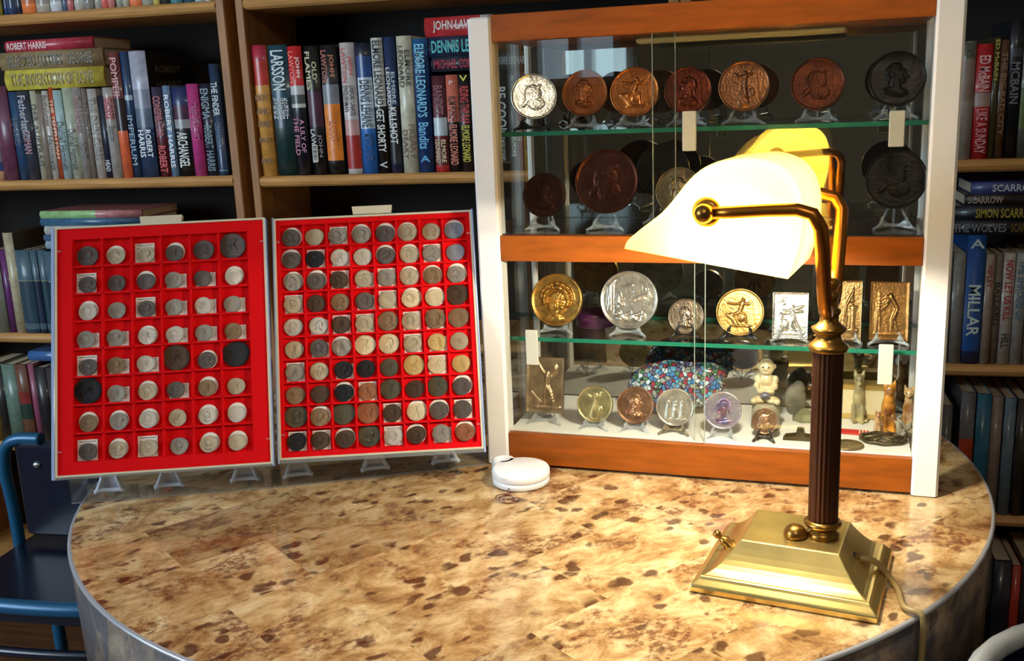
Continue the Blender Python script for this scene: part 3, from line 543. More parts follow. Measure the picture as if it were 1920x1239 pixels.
REL = {
 'face': [ell(0, -.14, .34, .43, .36), ell(0, -.66, .24, .16, .3), ell(-.14, -.08, .085, .035, .68), ell(.14, -.08, .085, .035, .68), cap(-.25, .0, -.06, .02, .03, .025, .62), cap(.25, .0, .06, .02, .03, .025, .62), cap(0, .0, 0, -.24, .03, .06, .85), ell(0, -.37, .1, .022, .72), ell(0, -.42, .08, .022, .7), ell(0, -.53, .1, .06, .6), ell(-.2, -.25, .1, .1, .56), ell(.2, -.25, .1, .1, .56)]
   + [ell(.42 * math.cos(math.radians(a)), -.0 + .42 * math.sin(math.radians(a)), .085, .06, .6 + .1 * (a % 3), math.radians(a + 40)) for a in range(-25, 206, 11)]
   + [ell(.55 * math.cos(math.radians(a)), .03 + .52 * math.sin(math.radians(a)), .08, .045, .45 + .08 * (a % 4), math.radians(a - 50)) for a in range(0, 181, 10)]
   + [cap(x, -.66 - .05 * (i % 2), x + .17, -.66 - .05 * ((i + 1) % 2), .025, .025, .5) for i, x in enumerate((-.42, -.25, -.08, .09, .26))]
   + [cap(.82 * math.cos(a), .82 * math.sin(a), .93 * math.cos(a), .93 * math.sin(a), .012, .012, .15) for a in [k * math.pi / 7 for k in range(14)]],
 'landscape': figure(dict(head=(-.38, .18), neck=(-.38, .08), hip=(-.36, -.12), el=(-.26, -.0), hl=(-.2, .04), kl=(-.22, -.2), fl=(-.4, -.28)), .5) + [cap(-.7, .5, -.72, -.4, .09, .14, .5), cap(-.72, .5, -.55, .72, .07, .03, .4), cap(-.5, .45, .1, .55, .02, .03, .3), cap(.1, .0, .7, .22, .05, .06, .35), cap(-.1, -.1, .6, .05, .03, .04, .3), cap(.2, .3, .7, .42, .03, .02, .25)]
   + [ell(-.5 + .13 * k, -.55 + .06 * math.sin(k * 2.1), .1, .06, .45, k) for k in range(9)] + [ell(-.35 + .12 * k, -.72 + .05 * math.sin(k * 1.7), .09, .05, .4, k) for k in range(7)],
 'seated': figure(dict(head=(.12, .55), neck=(.1, .42), hip=(-.02, 0), el=(.34, .38), hl=(.52, .5), er=(-.2, .36), hr=(-.55, .42), kl=(.22, -.1), fl=(.3, -.5), kr=(-.3, -.12), fr=(-.2, -.55))) + [cap(-.4, -.15, -.15, -.6, .12, .1, .3), cap(-.6, -.1, -.35, -.3, .06, .08, .3), cap(-.3, -.62, .45, -.62, .05, .05, .3), ell(.05, -.25, .2, .2, .35)],
 'standing': figure(dict(head=(.05, .55), neck=(.05, .43), hip=(.02, -.0), el=(.3, .5), hl=(.38, .7), er=(-.22, .38), hr=(-.42, .55), kl=(.1, -.35), fl=(.14, -.7), kr=(-.1, -.35), fr=(-.18, -.7))) + [cap(.02, 0, -.0, -.65, .12, .26, .3), ell(.35, -.3, .12, .2, .25)] + ring_text(),
 'three': [cap(x, .12, x, -.55, .1, .14, .4) for x in (-.4, 0, .4)] + [ell(x, .26, .08, .1, .45) for x in (-.4, 0, .4)] + [cap(-.65, -.68, .65, -.68, .03, .03, .3)] + ring_text(gap=(230, 310)),
 'victor': figure(dict(head=(.12, .42), neck=(.1, .33), hip=(.1, .0), el=(.38, .36), hl=(.5, .66), er=(-.14, .52), hr=(-.38, .8), kl=(.32, -.3), fl=(.5, -.72), kr=(-.06, -.32), fr=(-.05, -.78)), .6, .08) + [ell(.55, .62, .16, .22, .4), cap(-.8, -.3, -.2, -.72, .05, .03, .25), ell(-.5, .85, .12, .06, .35), cap(-.8, .25, -.4, .1, .02, .02, .25)] + [ell(-.8 + .2 * k, -.86, .11, .05, .35) for k in range(9)],
 'angel': figure(dict(head=(.15, .4), neck=(.12, .28), hip=(.2, -.08), el=(-.15, .2), hl=(-.45, .28), er=(-.1, .08), hr=(-.4, .1), kl=(.35, -.35), fl=(.6, -.62), kr=(.1, -.4), fr=(.35, -.75)), .6, .08) + [cap(.25, .3, .75, .45, .1, .04, .4), cap(.3, .2, .8, .2, .09, .03, .35), cap(-.6, .85, -.35, .5, .03, .03, .4), cap(-.8, .6, -.3, .85, .025, .025, .4), cap(-.55, .0, -.6, -.7, .13, .2, .35), cap(-.8, -.85, .8, -.85, .04, .04, .3), ell(-.3, -.45, .2, .28, .4)],
 'bend': figure(dict(head=(-.12, .5), neck=(.05, .56), hip=(.45, .1), el=(-.15, .2), hl=(-.45, .05), er=(-.2, .3), hr=(-.5, .2), kl=(.2, -.25), fl=(.15, -.72), kr=(.3, -.3), fr=(.5, -.72)), .6, .08) + [cap(-.55, .65, -.5, -.75, .05, .05, .4), cap(-.62, .2, -.7, -.75, .1, .08, .3), cap(-.8, -.85, .8, -.85, .03, .03, .3)],
 'figurecol': figure(dict(head=(.35, .72), neck=(.3, .6), hip=(-.2, .2), el=(.4, .35), hl=(.15, .38), er=(.25, .3), hr=(0, .45), kl=(-.35, -.2), fl=(-.45, -.75), kr=(-.15, -.25), fr=(-.2, -.75)), .6, .08) + [cap(.35, .05, .35, -.65, .2, .22, .4), cap(.05, .12, .65, .12, .05, .05, .5), cap(0, -.7, .75, -.7, .08, .08, .35)],
 'worn': [ell(-.05, .1, .4, .45, .25), ell(.1, -.35, .4, .3, .2), cap(-.5, -.4, .3, .5, .1, .06, .15)] + ring_text(),
 'pr': profile(1), 'pl': profile(-1), 'prs': profile(1, False), 'pls': profile(-1, False)}
REL['face'] = [tuple([b[0]] + [v * 1.22 if i < (6 if b[0] == 'c' else 4) else v for i, v in enumerate(b[1:])]) for b in REL['face'][:-14]] + REL['face'][-14:]
REL['iris'] = [tuple([b[0]] + [v * 1.25 if (b[0] == 'c' and i < 6) or (b[0] == 'e' and i < 4) else v for i, v in enumerate(b[1:])]) for b in profile(-1, True) if not (b[0] == 'c' and b[5] < .03)]
def height(kind, X, Y, asp=1.0):
    Hh = np.zeros_like(X)
    for b in REL[kind]:
        if b[0] == 'e':
            _, x, y, rx, ry, h, a = b; dx, dy = X - x, (Y - y) * 1.0
            ca, sa = math.cos(a), math.sin(a); p, q_ = (dx * ca + dy * sa) / rx, (-dx * sa + dy * ca) / ry
            Hh = np.maximum(Hh, h * np.sqrt(np.clip(1 - p * p - q_ * q_, 0, 1)))
        else:
            _, x0, y0, x1, y1, r0, r1, h = b; dx, dy = x1 - x0, y1 - y0; L2 = dx * dx + dy * dy + 1e-9
            t = np.clip(((X - x0) * dx + (Y - y0) * dy) / L2, 0, 1); r = r0 + (r1 - r0) * t
            d2 = (X - x0 - t * dx) ** 2 + (Y - y0 - t * dy) ** 2
            Hh = np.maximum(Hh, h * np.sqrt(np.clip(1 - d2 / r ** 2, 0, 1)) * np.minimum(1, r / .1 + .3))
    fold = np.sin(X * 31 + 3 * np.sin(Y * 9)) * np.sin(Y * 23 + 2 * np.sin(X * 11 + 1))
    return Hh + .035 * fold * (.35 + 2 * np.minimum(Hh, .5))
def disc_mesh(name, kind, R, t, amp, nr=26, na=72, wob=0):
    q = MB(); rr = [R * (k / nr) for k in range(nr + 1)]; V = []; 
    ang = np.linspace(0, 2 * np.pi, na, endpoint=False)
    wv = 1 + wob * (np.sin(ang * 3 + R * 999) * .6 + np.sin(ang * 2 + 1) * .8)
    for k in range(nr + 1):
        u = k / nr; X = u * np.cos(ang); Z = u * np.sin(ang); h = height(kind, X / .93, Z / .93) * amp
        if u > .93: h = h * 0 + amp * .38 * min(1, (u - .93) / .02)
        for i in range(na): V.append((X[i] * R * wv[i], -t / 2 - h[i], Z[i] * R * wv[i]))
    b0 = len(V)
    for i in range(na): V.append((math.cos(ang[i]) * R * wv[i], t / 2, math.sin(ang[i]) * R * wv[i]))
    Fs = [[k * na + i, k * na + (i + 1) % na, (k + 1) * na + (i + 1) % na, (k + 1) * na + i] for k in range(nr) for i in range(na)]
    q.add(V, Fs, None, 0, True)
    q.add([V[nr * na + i] for i in range(na)] + V[b0:], [[i, (i + 1) % na, na + (i + 1) % na, na + i] for i in range(na)] + [[na + i for i in range(na)]])
    return q
def plaque_mesh(kind, hw, hh, t, amp, nx=44, nz=64):
    q = MB(); xs = np.linspace(-1, 1, nx + 1); zs = np.linspace(-1, 1, nz + 1); V = []
    asp = hh / hw
    for z in zs:
        X = xs; Z = np.full_like(xs, z); h = height(kind, X / .93, Z / .93) * amp
        for i, x in enumerate(xs):
            e = amp * .35 if max(abs(x), 1 - (1 - abs(z)) * asp) > .95 else h[i]
            V.append((x * hw, -t / 2 - e, z * hh))
    n_ = nx + 1
    q.add(V, [[j * n_ + i, j * n_ + i + 1, (j + 1) * n_ + i + 1, (j + 1) * n_ + i] for j in range(nz) for i in range(nx)], None, 0, True)
    q.box(-hw, hw, -t / 2 + .00005, t / 2, -hh, hh)
    for sx in (-1, 1): q.add([(sx * hw, -t / 2 - amp * .35, -hh), (sx * hw, t / 2, -hh), (sx * hw, t / 2, hh), (sx * hw, -t / 2 - amp * .35, hh)], [[0, 1, 2, 3]])
    for sz in (-1, 1): q.add([(-hw, -t / 2 - amp * .35, sz * hh), (-hw, t / 2, sz * hh), (hw, t / 2, sz * hh), (hw, -t / 2 - amp * .35, sz * hh)], [[0, 1, 2, 3]])
    return q
def metal(name, rgb, rough=.38, var=.35, sc_=70, mt=.85, col2=None):
    return mat(name, tuple(v * .85 for v in S(*rgb)), rough * .8, mt, bump=.5, bscale=330, var=var, vscale=sc_, col2=col2)
m_goldb = metal('gold_bronze', (214, 164, 84)); m_silver = metal('old_silver', (206, 198, 186)); m_cop = metal('copper_bronze', (168, 92, 46), .42)
m_copd = metal('dark_copper', (96, 44, 24), .45); m_black = metal('black_bronze', (34, 30, 28), .4); m_brown = metal('brown_bronze', (170, 122, 92), .36)
m_ylw = metal('pale_brass', (206, 190, 134)); m_brz = metal('plaque_bronze', (176, 140, 92), .4); m_bsil = metal('bright_silver', (235, 232, 226), .3)
# ------------------------------------------------------------------ display cabinet
CA = Vector((-.3653, 1.2786)); CDX = Vector((.99745, -.07143)); CN = Vector((.07143, .99745)); CW = .584; CD = .205; CHt = .600
CF = frame((CA.x, CA.y, TZ), (CDX.x, CDX.y, 0), (CN.x, CN.y, 0), (0, 0, 1))
cb = empty('display_cabinet', CF, 'glass fronted display cabinet with white corner posts and cherry wood bands on the table', 'display cabinet')
m_post = mat('white_lacquer', S(232, 230, 226), .35)
m_cherry = mat('cherry_wood', S(140, 72, 14), .42, var=.22, vscale=16, stretch=(1, 5, 6), spec=.3)
for x0, x1, y0, y1 in ((0, .031, 0, .031), (CW - .031, CW, 0, .031), (.017, .027, CD - .02, CD), (CW - .027, CW - .017, CD - .02, CD)):
    MB().box(x0, x1, y0, y1, .0, CHt, None, 0, .003).build('corner_post', m_post, cb)
def band(z0, z1, nm, d0=.002, d1=None):
    MB().box(.0312, CW - .0312, d0, d1 or CD - .0205, z0, z1, None, 0, .001).build(nm, m_cherry, cb)
band(.569, .602, 'top_panel'); band(.288, .322, 'middle_panel'); band(.004, .048, 'bottom_panel')
for sx in (.022, CW - .035):
    pass
MB().box(.0316, CW - .0316, .012, .183, .0482, .0498).build('floor_liner', mat('white_liner', S(232, 230, 224), .6), cb)
MB().box(.0316, CW - .0316, .012, .183, .3222, .3232).build('upper_floor', mat('dark_glossy_floor', S(60, 42, 30), .15), cb)
mir = bpy.data.materials.new('smoked_mirror'); mir.use_nodes = True; b_ = mir.node_tree.nodes['Principled BSDF']
b_.inputs['Base Color'].default_value = (.36, .36, .34, 1); b_.inputs['Metallic'].default_value = 1; b_.inputs['Roughness'].default_value = .02
for z0, z1 in ((.0485, .2875), (.3235, .5685)):
    MB().box(.0275, CW - .0275, CD - .0185, CD - .0165, z0, z1).build('back_mirror', mir, cb)
m_gl = glassy('clear_glass', (.97, .985, .975)); m_gle = mat('green_glass_edge', S(36, 112, 90), .12, emis=None, spec=.6)
for x0 in (.008, CW - .011):
    for z0, z1 in ((.004, .2875), (.288, .6)): pass
    MB().box(x0, x0 + .003, .0315, CD - .001, .004, .598).build('side_glass', m_gl, cb)
for z in (.1755, .4525):
    g = MB().box(.012, CW - .012, .0325, CD - .0225, z - .003, z + .0025).build('glass_shelf', m_gl, cb)
    MB().box(.012, CW - .012, .0317, .0324, z - .003, z + .0025).build('polished_edge', m_gle, g)
    MB().box(.012, CW - .012, CD - .0224, CD - .0217, z - .003, z + .0025).build('polished_edge', m_gle, g)
m_pull = mat('frosted_plastic', S(205, 205, 190), .4, trans=.25)
def cloc(px, dd):       # pixel -> cabinet-local point on the plane dd behind the front
    w = ray(px); o = Vector((0, 0)); n_ = CN; t = (CA + CN * dd).dot(CN) / (w[0] * CN.x + w[1] * CN.y)
    P = Vector((w[0] * t, w[1] * t)); return Vector(((P - CA).dot(CDX), dd, w[2] * t + HC))
m_line = mat('glass_door_edge', S(150, 160, 150), .2)
for (xa, xb, dd, z0, z1, pl) in ((.0316, .300, .006, .0485, .2875, ((997, 618, 683),)), (.286, CW - .0316, .012, .0500, .2875, ((1662, 645, 720),)),
                                  (.0316, .262, .012, .3245, .5685, ()), (.235, CW - .0316, .006, .3225, .5685, ((1293, 208, 283), (1683, 207, 275)))):
    g = MB().box(xa, xb, dd, dd + .003, z0, z1).build('sliding_glass_door', m_gl, cb)
    for e in (xa if xa > .05 else xb,): MB().box(e - .0004, e + .0004, dd, dd + .003, z0, z1).build('door_edge', m_line, g)
    for px, ya, yb in pl:
        a = cloc((px, ya), dd); b = cloc((px, yb), dd)
        MB().box(a.x - .0085, a.x + .0085, dd - .0035, dd - .0002, b.z, a.z, None, 0, .001).build('finger_pull', m_pull, g)
a0 = cloc((1200, 60), .09)
q = MB().box(.2, .46, .085, .115, .5605, .5685, None, 0, .003); q.build('top_strip', mat('pale_yellow_strip', S(200, 190, 140), .3), cb)  # pale yellow strip below the top panel

m_clear = glassy('clear_acrylic', (.93, .95, .97), milk=.14, ior=1.49); m_blk = mat('black_plastic', S(24, 22, 22), .35)
def easel_mb(w, dep, hh):
    q = MB(); t = .0017
    for s in (-1, 1):
        q.tube([(s * w * .95, -dep * .35, .0012), (s * w * .62, -dep * .18, .006), (s * w * .55, -dep * .1, hh * .45)], [.0019, .0019, .0014], 8)
        q.tube([(s * w * .62, -dep * .2, .006), (s * w * .56, -dep * .34, .010), (s * w * .54, -dep * .36, .0135)], [.0018, .0015, .0012], 8)
        q.tube([(s * w * .62, -dep * .18, .006), (0, dep * .55, .0025), (0, dep * .62, .001)], [.0018, .0018, .0018], 8)
        q.tube([(s * w * .56, -dep * .12, .011), (s * w * .16, dep * .25, hh)], [.0016, .0012], 8)
        q.add([(s * w * .9, -dep * .32, .001), (s * w * .55, -dep * .1, hh * .42), (s * w * .1, dep * .02, .004), (s * w * .1, dep * .03, .002)], [[0, 1, 2, 3]])
    q.tube([(-w * .6, -dep * .15, .006), (0, 0, .004), (w * .6, -dep * .15, .006)], .0018, 8)
    q.tube([(0, dep * .6, .0012), (0, dep * .3, hh)], .0014, 8)
    return q
EM = {}
def easel(u, dd, z, w, kind, where):
    key = (round(w, 3), kind)
    if key not in EM: EM[key] = easel_mb(w, .042, max(.02, w * 1.25)).mesh('easel', {'clear': m_clear, 'black': m_blk, 'smoke': mat('smoked_plastic', S(110, 100, 84), .3)}[kind])
    o = obj('easel', EM[key]); o.matrix_world = CF @ Matrix.Translation((u, dd, z))
    tag(o, {'clear': 'clear plastic', 'black': 'black plastic', 'smoke': 'smoky brown plastic'}[kind] + ' easel holding ' + where, 'display easel', 'small easels in the cabinet')
LEVEL = {1: .4550, 2: .3232, 3: .1780, 4: .0498}
def medal(px, rpx, lev, dd, kind, m_, label, ek='clear', lean=12, amp=.0022, yaw=0, hz=None, plaque=None, short=None, gr=None):
    p = cloc(px, dd); w = CF @ p; sc_ = proj(w.x, w.y, w.z - TZ)[2] / F_
    R = rpx * sc_; Mt = CF @ Matrix.Translation(p) @ Matrix.Rotation(math.radians(yaw), 4, 'Z') @ Matrix.Rotation(-math.radians(lean), 4, 'X')
    if plaque: hw, hh = plaque[0] * sc_, plaque[1] * sc_ / math.cos(math.radians(lean)); q = plaque_mesh(kind, hw, hh, .004, amp * 2.2); R = hh; rw = hw * 1.1
    else: q = disc_mesh('medal', kind, R, .004, amp * 2.2, nr=40, na=96); rw = R * .85
    o = q.build('plaque' if plaque else 'medal', m_); o.matrix_world = Mt
    tag(o, label, 'plaque' if plaque else 'medal', gr)
    zb = p.z - R * math.cos(math.radians(lean))
    # the easel sits on the shelf under the medal
    easel(p.x, dd - .004, LEVEL[lev], min(rw, .026), ek, short)
    return o
G1 = 'large medals on the upper glass shelf'; G2 = 'large medals in the lower part of the upper compartment'; G3 = 'medals and plaques on the lower glass shelf'; G4 = 'medals on the white cabinet floor'
medal((1001, 181), 43, 1, .085, 'worn', m_bsil, 'pale silver medal on a dark stand, left end of upper glass shelf', 'black', 14, .0015, 18, short='the pale silver medal', gr=G1)
for px, r, dd, m_, kd, lb in (((1097, 175), 43, .085, m_cop, 'pr', 'copper brown medal beside the pale silver one on the upper glass shelf'), ((1190, 173), 46, .085, metal('bright_copper', (204, 118, 58)), 'seated', 'brightest orange copper medal on the upper glass shelf'),
        ((1290, 170), 44, .085, metal('red_copper', (110, 44, 22)), 'pl', 'dark red copper medal behind the left finger pull on the upper glass shelf'), ((1395, 162), 47, .085, metal('tan_copper', (150, 96, 60)), 'standing', 'dull tan medal in the middle of the upper glass shelf'),
        ((1533, 158), 49, .085, m_copd, 'worn', 'dark brown medal directly above the lamp shade on the upper glass shelf'), ((1682, 148), 51, .085, m_black, 'pr', 'large black medal at right end of upper glass shelf')):
    medal(px, r, 1, dd, kd, m_, lb, short='the ' + lb.split(' on the')[0], gr=G1)
for px, r, dd, m_, kd, lb in (((1021, 366), 41, .06, metal('reddish_black', (70, 32, 20)), 'pl', 'smaller dark copper medal at left above the wood band'), ((1138, 340), 60, .06, metal('oxblood_copper', (84, 38, 24)), 'worn', 'huge dark copper medal above the middle wood band'),
        ((1243, 320), 50, .13, m_black, 'pr', 'black medal standing behind the huge copper one'), ((1274, 358), 44, .07, metal('faded_silver', (150, 128, 96)), 'prs', 'pale greyish tan medal partly behind the lamp shade'),
        ((1680, 336), 55, .07, metal('coal_bronze', (30, 25, 22)), 'worn', 'large black medal low at the right above the wood band')):
    medal(px, r, 2, dd, kd, m_, lb, short='the ' + lb, gr=G2)
medal((1045, 562), 49, 3, .07, 'face', m_goldb, 'golden medal with a wreathed woman\'s face seen from the front, on the lower glass shelf', amp=.005, short='the golden face medal', gr=G3)
medal((1180, 562), 54, 3, .07, 'landscape', m_silver, 'large silver grey medal of a praying figure in a windswept field', amp=.0035, short='the large silver grey landscape medal', gr=G3)
medal((1287, 593), 33, 3, .07, 'pr', metal('dark_silver', (150, 132, 116)), 'small dark silver medal with a man\'s head facing right on the lower glass shelf', 'black', amp=.003, short='the small dark silver portrait medal', gr=G3)
medal((1388, 585), 44, 3, .07, 'seated', metal('bronze_gold', (190, 146, 82)), 'bronze medal of a seated woman raising her arm, on a black easel', 'black', amp=.003, short='the seated woman medal', gr=G3)
medal((1482, 591), 0, 3, .07, 'angel', m_bsil, 'bright silver rectangular plaque with a winged figure', plaque=(32, 42), amp=.003, lean=10, short='the bright silver plaque', gr=G3)
medal((1591, 582), 0, 3, .07, 'figurecol', m_brz, 'tall bronze plaque of a figure leaning on a column, partly behind the lamp post', plaque=(23, 55), amp=.003, lean=10, short='the bronze plaque behind the lamp', gr=G3)
medal((1667, 583), 0, 3, .07, 'bend', metal('warm_bronze', (170, 124, 70)), 'tall bronze plaque of a bending nude at the right end of the shelf', plaque=(34, 54), amp=.003, lean=10, short='the bending nude plaque', gr=G3)
medal((1023, 721), 0, 4, .055, 'victor', metal('plaque_champagne', (186, 160, 126)), 'tall champagne bronze plaque of a nude raising a shield, front left of the cabinet floor', plaque=(36, 51), amp=.0035, lean=10, short='the tall champagne plaque', gr=G4)
medal((1116, 757), 34, 4, .045, 'standing', m_ylw, 'pale brass medal of a standing robed figure on the cabinet floor', short='the pale brass medal', gr=G4)
medal((1192, 759), 34.5, 4, .045, 'pr', m_brown, 'brown bronze medal with a bewigged head facing right', amp=.0035, short='the brown bewigged head medal', gr=G4)
medal((1266, 763), 35, 4, .045, 'three', metal('pewter_silver', (214, 210, 196)), 'whitish silver medal with a group of standing figures, on a smoky easel', 'smoke', short='the whitish silver group medal', gr=G4)
ir = metal('iridescent_silver', (236, 232, 240), .22, col2=S(206, 196, 226)); irb = metal('violet_tone', (150, 96, 110), .3, col2=S(90, 110, 180))
o = medal((1355, 769), 35, 4, .04, 'worn', ir, 'bright lilac white medal with a bronze toned head facing left', amp=.0004, short='the lilac white medal', gr=G4)
Rm = max(v.co.x for v in o.data.vertices)
qd = disc_mesh('h', 'iris', Rm * .96, .002, .003, nr=44, na=110)
me = bpy.data.meshes.new('portrait_head'); keep = {i for i, v in enumerate(qd.v) if v[1] < -.0017}
fs = [f for f in qd.f if all(i in keep for i in f) and len(f) == 4 and max(math.hypot(qd.v[i][0], qd.v[i][2]) for i in f) < Rm * .8]
me.from_pydata([(x, y - .0009, z) for x, y, z in qd.v], [], fs); me.materials.append(irb); bmv = bmesh.new(); bmv.from_mesh(me)
bmesh.ops.delete(bmv, geom=[v for v in bmv.verts if not v.link_faces], context='VERTS'); bmv.to_mesh(me); bmv.free()
for p_ in me.polygons: p_.use_smooth = True
obj('portrait_head', me, o)['label'] = 'bronze and violet toned head facing left'
medal((1434, 789), 24, 4, .04, 'worn', metal('rosy_copper', (178, 138, 110)), 'smallest medal, rosy copper, on a dark easel below the seated baby', 'black', short='the smallest rosy medal', gr=G4)

# things standing between the medals
def remeshed(q, name, m_, vox, M, parent=None):
    o = q.build(name, m_, parent); o.matrix_world = M
    r = o.modifiers.new('skin', 'REMESH'); r.mode = 'VOXEL'; r.voxel_size = vox; r.use_smooth_shade = True
    s_ = o.modifiers.new('smooth', 'SMOOTH'); s_.iterations = 4
    return o
def fl(px, z=.0498):
    P = onz(px, z); d = Vector((P.x, P.y)) - CA; return Vector((d.dot(CDX), d.dot(CN), z))
m_ivory = mat('cream_porcelain', S(206, 190, 150), .3, coat=.4, var=.15, vscale=60); m_jade = mat('pale_soapstone', S(176, 160, 110), .32, coat=.4, var=.3, vscale=60, col2=S(130, 120, 90))
m_amber = mat('amber_stone', S(196, 132, 40), .25, coat=.5, var=.5, vscale=50, col2=S(110, 60, 20)); m_alab = mat('alabaster', S(212, 186, 140), .25, coat=.5, var=.4, vscale=50, col2=S(150, 96, 50))
p = fl((1443, 800)); p = Vector((.372, .085, .0498))
st = MB(); st.lathe([(.018, 0), (.0195, .002), (.0185, .022), (.018, .034), (.016, .037)], 40); o = st.build('plinth', mat('grey_stone_plinth', S(160, 152, 128), .6, var=.2, vscale=50)); o.matrix_world = CF @ Matrix.Translation(p)
tag(o, 'short round grey stone plinth under the seated baby figurine', 'plinth')
q = MB()
for c_, r in (((0, .001, .014), (.0105, .009, .012)), ((0, 0, .027), (.009, .0085, .009)), ((0, -.002, .043), (.0095, .009, .0105)), ((-.008, -.006, .004), (.0085, .008, .0045)), ((.008, -.006, .004), (.0085, .008, .0045)),
              ((-.013, -.012, .004), (.0045, .0055, .0038)), ((.013, -.012, .004), (.0045, .0055, .0038)), ((-.010, .001, .027), (.0042, .0042, .0055)), ((.010, .001, .027), (.0042, .0042, .0055)),
              ((-.0105, -.005, .021), (.0035, .0045, .005)), ((.0105, -.005, .021), (.0035, .0045, .005)), ((-.005, -.0105, .016), (.0055, .0035, .0032)), ((.005, -.0105, .016), (.0055, .0035, .0032)),
              ((-.0095, -.001, .044), (.002, .002, .003)), ((.0095, -.001, .044), (.002, .002, .003)), ((0, -.0115, .042), (.0018, .002, .0018)), ((0, -.009, .0375), (.004, .002, .0015))):
    q.ball(c_, r, n=14)
bb = remeshed(q, 'baby_figurine', m_ivory, .0009, CF @ Matrix.Translation(p + Vector((0, 0, .0369))) @ Matrix.Scale(1.14, 4))
tag(bb, 'cream porcelain figurine of a seated smiling baby on the round grey plinth', 'figurine')
MB().ball((0, -.0155, .012), (.006, .004, .004), n=12).build('held_object', mat('grey_blue_glaze', S(90, 90, 110), .3), bb)
MB().ball((-.0035, -.0105, .0445), (.0012, .0008, .0009), n=8).ball((.0035, -.0105, .0445), (.0012, .0008, .0009), n=8).build('eyes', m_blk, bb)
def cat(px, h, m_, label, dd=None, yaw=0, slim=1.0):
    p = fl(px); q = MB(); k = h / .075
    L = [((0, .004, .014), (.0115, .013, .016)), ((0, .001, .03), (.0095, .0095, .02)), ((0, -.001, .045), (.0072, .0075, .014)), ((0, -.003, .058), (.0085, .0085, .0082)), ((0, -.0105, .055), (.0042, .004, .0034)),
         ((-.005, -.007, .012), (.0035, .004, .013)), ((.005, -.007, .012), (.0035, .004, .013)), ((-.005, -.011, .0025), (.0038, .006, .0028)), ((.005, -.011, .0025), (.0038, .006, .0028)), ((0, .0, .003), (.012, .012, .0035))]
    for c_, r in L: q.ball(tuple(v * k for v in c_), (r[0] * k * slim, r[1] * k, r[2] * k), n=14)
    for s in (-1, 1):
        q.lathe([(.0035 * k, 0), (.0022 * k, .005 * k), (.0003, .010 * k)], 12, Matrix.Translation((s * .0052 * k * slim, -.002 * k, .0625 * k)) @ Matrix.Rotation(s * .2, 4, 'Y'))
        q.tube([(s * .008 * k, .01 * k, .004 * k), (s * .0125 * k, .0 * k, .003 * k), (s * .010 * k, -.009 * k, .003 * k)] if s > 0 else [(0, 0, .01), (0, .001, .012)], .002 * k, 8)
    o = remeshed(q, 'cat_figurine', m_, .0009, CF @ Matrix.Translation(p) @ Matrix.Rotation(math.radians(yaw), 4, 'Z')); tag(o, label, 'figurine', 'carved cats at the right of the cabinet floor')
    e = MB()
    for s in (-1, 1): e.ball((s * .0035 * k * slim, -.0108 * k, .0595 * k), (.0011 * k, .0007 * k, .0008 * k), n=8)
    e.build('eyes', m_blk, o)
cat((1608, 789), .077, m_jade, 'tall slim pale green stone cat just right of the lamp post', slim=.8)
cat((1664, 806), .074, m_amber, 'amber brown carved cat with big ears beside the tall pale cat', yaw=8)
cat((1645, 812), .034, m_alab, 'small pale yellow carved animal in front of the amber cat')
cat((1702, 800), .062, m_alab, 'translucent cream and amber carved cat beside the right white post', yaw=-10)
# millefiori head
mm = bpy.data.materials.new('millefiori_glass'); mm.use_nodes = True; nt = mm.node_tree; N = nt.nodes; L = nt.links; b_ = N['Principled BSDF']; b_.inputs['Roughness'].default_value = .15
tc = N.new('ShaderNodeTexCoord'); v1 = N.new('ShaderNodeTexVoronoi'); v1.inputs['Scale'].default_value = 165; L.new(tc.outputs['Object'], v1.inputs['Vector'])
v2 = N.new('ShaderNodeTexVoronoi'); v2.feature = 'DISTANCE_TO_EDGE'; v2.inputs['Scale'].default_value = 165; L.new(tc.outputs['Object'], v2.inputs['Vector'])
sp = N.new('ShaderNodeSeparateColor'); L.new(v1.outputs['Color'], sp.inputs[0]); cr = N.new('ShaderNodeValToRGB'); L.new(sp.outputs[0], cr.inputs[0]); cr.color_ramp.interpolation = 'CONSTANT'
pal = [(60, 120, 180), (200, 215, 225), (90, 160, 200), (160, 60, 80), (70, 120, 90), (190, 200, 210), (110, 100, 150), (150, 160, 150)]
while len(cr.color_ramp.elements) < 8: cr.color_ramp.elements.new(.5)
for i, e in enumerate(cr.color_ramp.elements): e.position = i / 8; e.color = (*S(*pal[i]), 1)
r2 = N.new('ShaderNodeValToRGB'); L.new(v2.outputs['Distance'], r2.inputs[0]); r2.color_ramp.elements[0].position = .03; r2.color_ramp.elements[1].position = .12; r2.color_ramp.elements[0].color = (.02, .03, .05, 1)
mx = N.new('ShaderNodeMix'); mx.data_type = 'RGBA'; mx.blend_type = 'MULTIPLY'; mx.inputs[0].default_value = 1; L.new(cr.outputs[0], mx.inputs[6]); L.new(r2.outputs[0], mx.inputs[7]); L.new(mx.outputs[2], b_.inputs['Base Color'])
out = [(-.078, .012), (-.083, .03), (-.08, .05), (-.07, .066), (-.05, .078), (-.02, .085), (.015, .083), (.045, .084), (.062, .079), (.068, .07), (.062, .064), (.06, .058), (.066, .05), (.06, .043), (.063, .036), (.055, .032), (.052, .022), (.03, .018), (.01, .012), (-.03, .004), (-.06, .003)]
q = MB(); n_ = len(out)
ring = []
for s, ins in ((-.014, .78), (-.009, .93), (0, 1.0), (.009, .93), (.014, .78)): ring.append([((x + .01) * ins - .01, s, (z - .045) * ins + .045) for x, z in out])
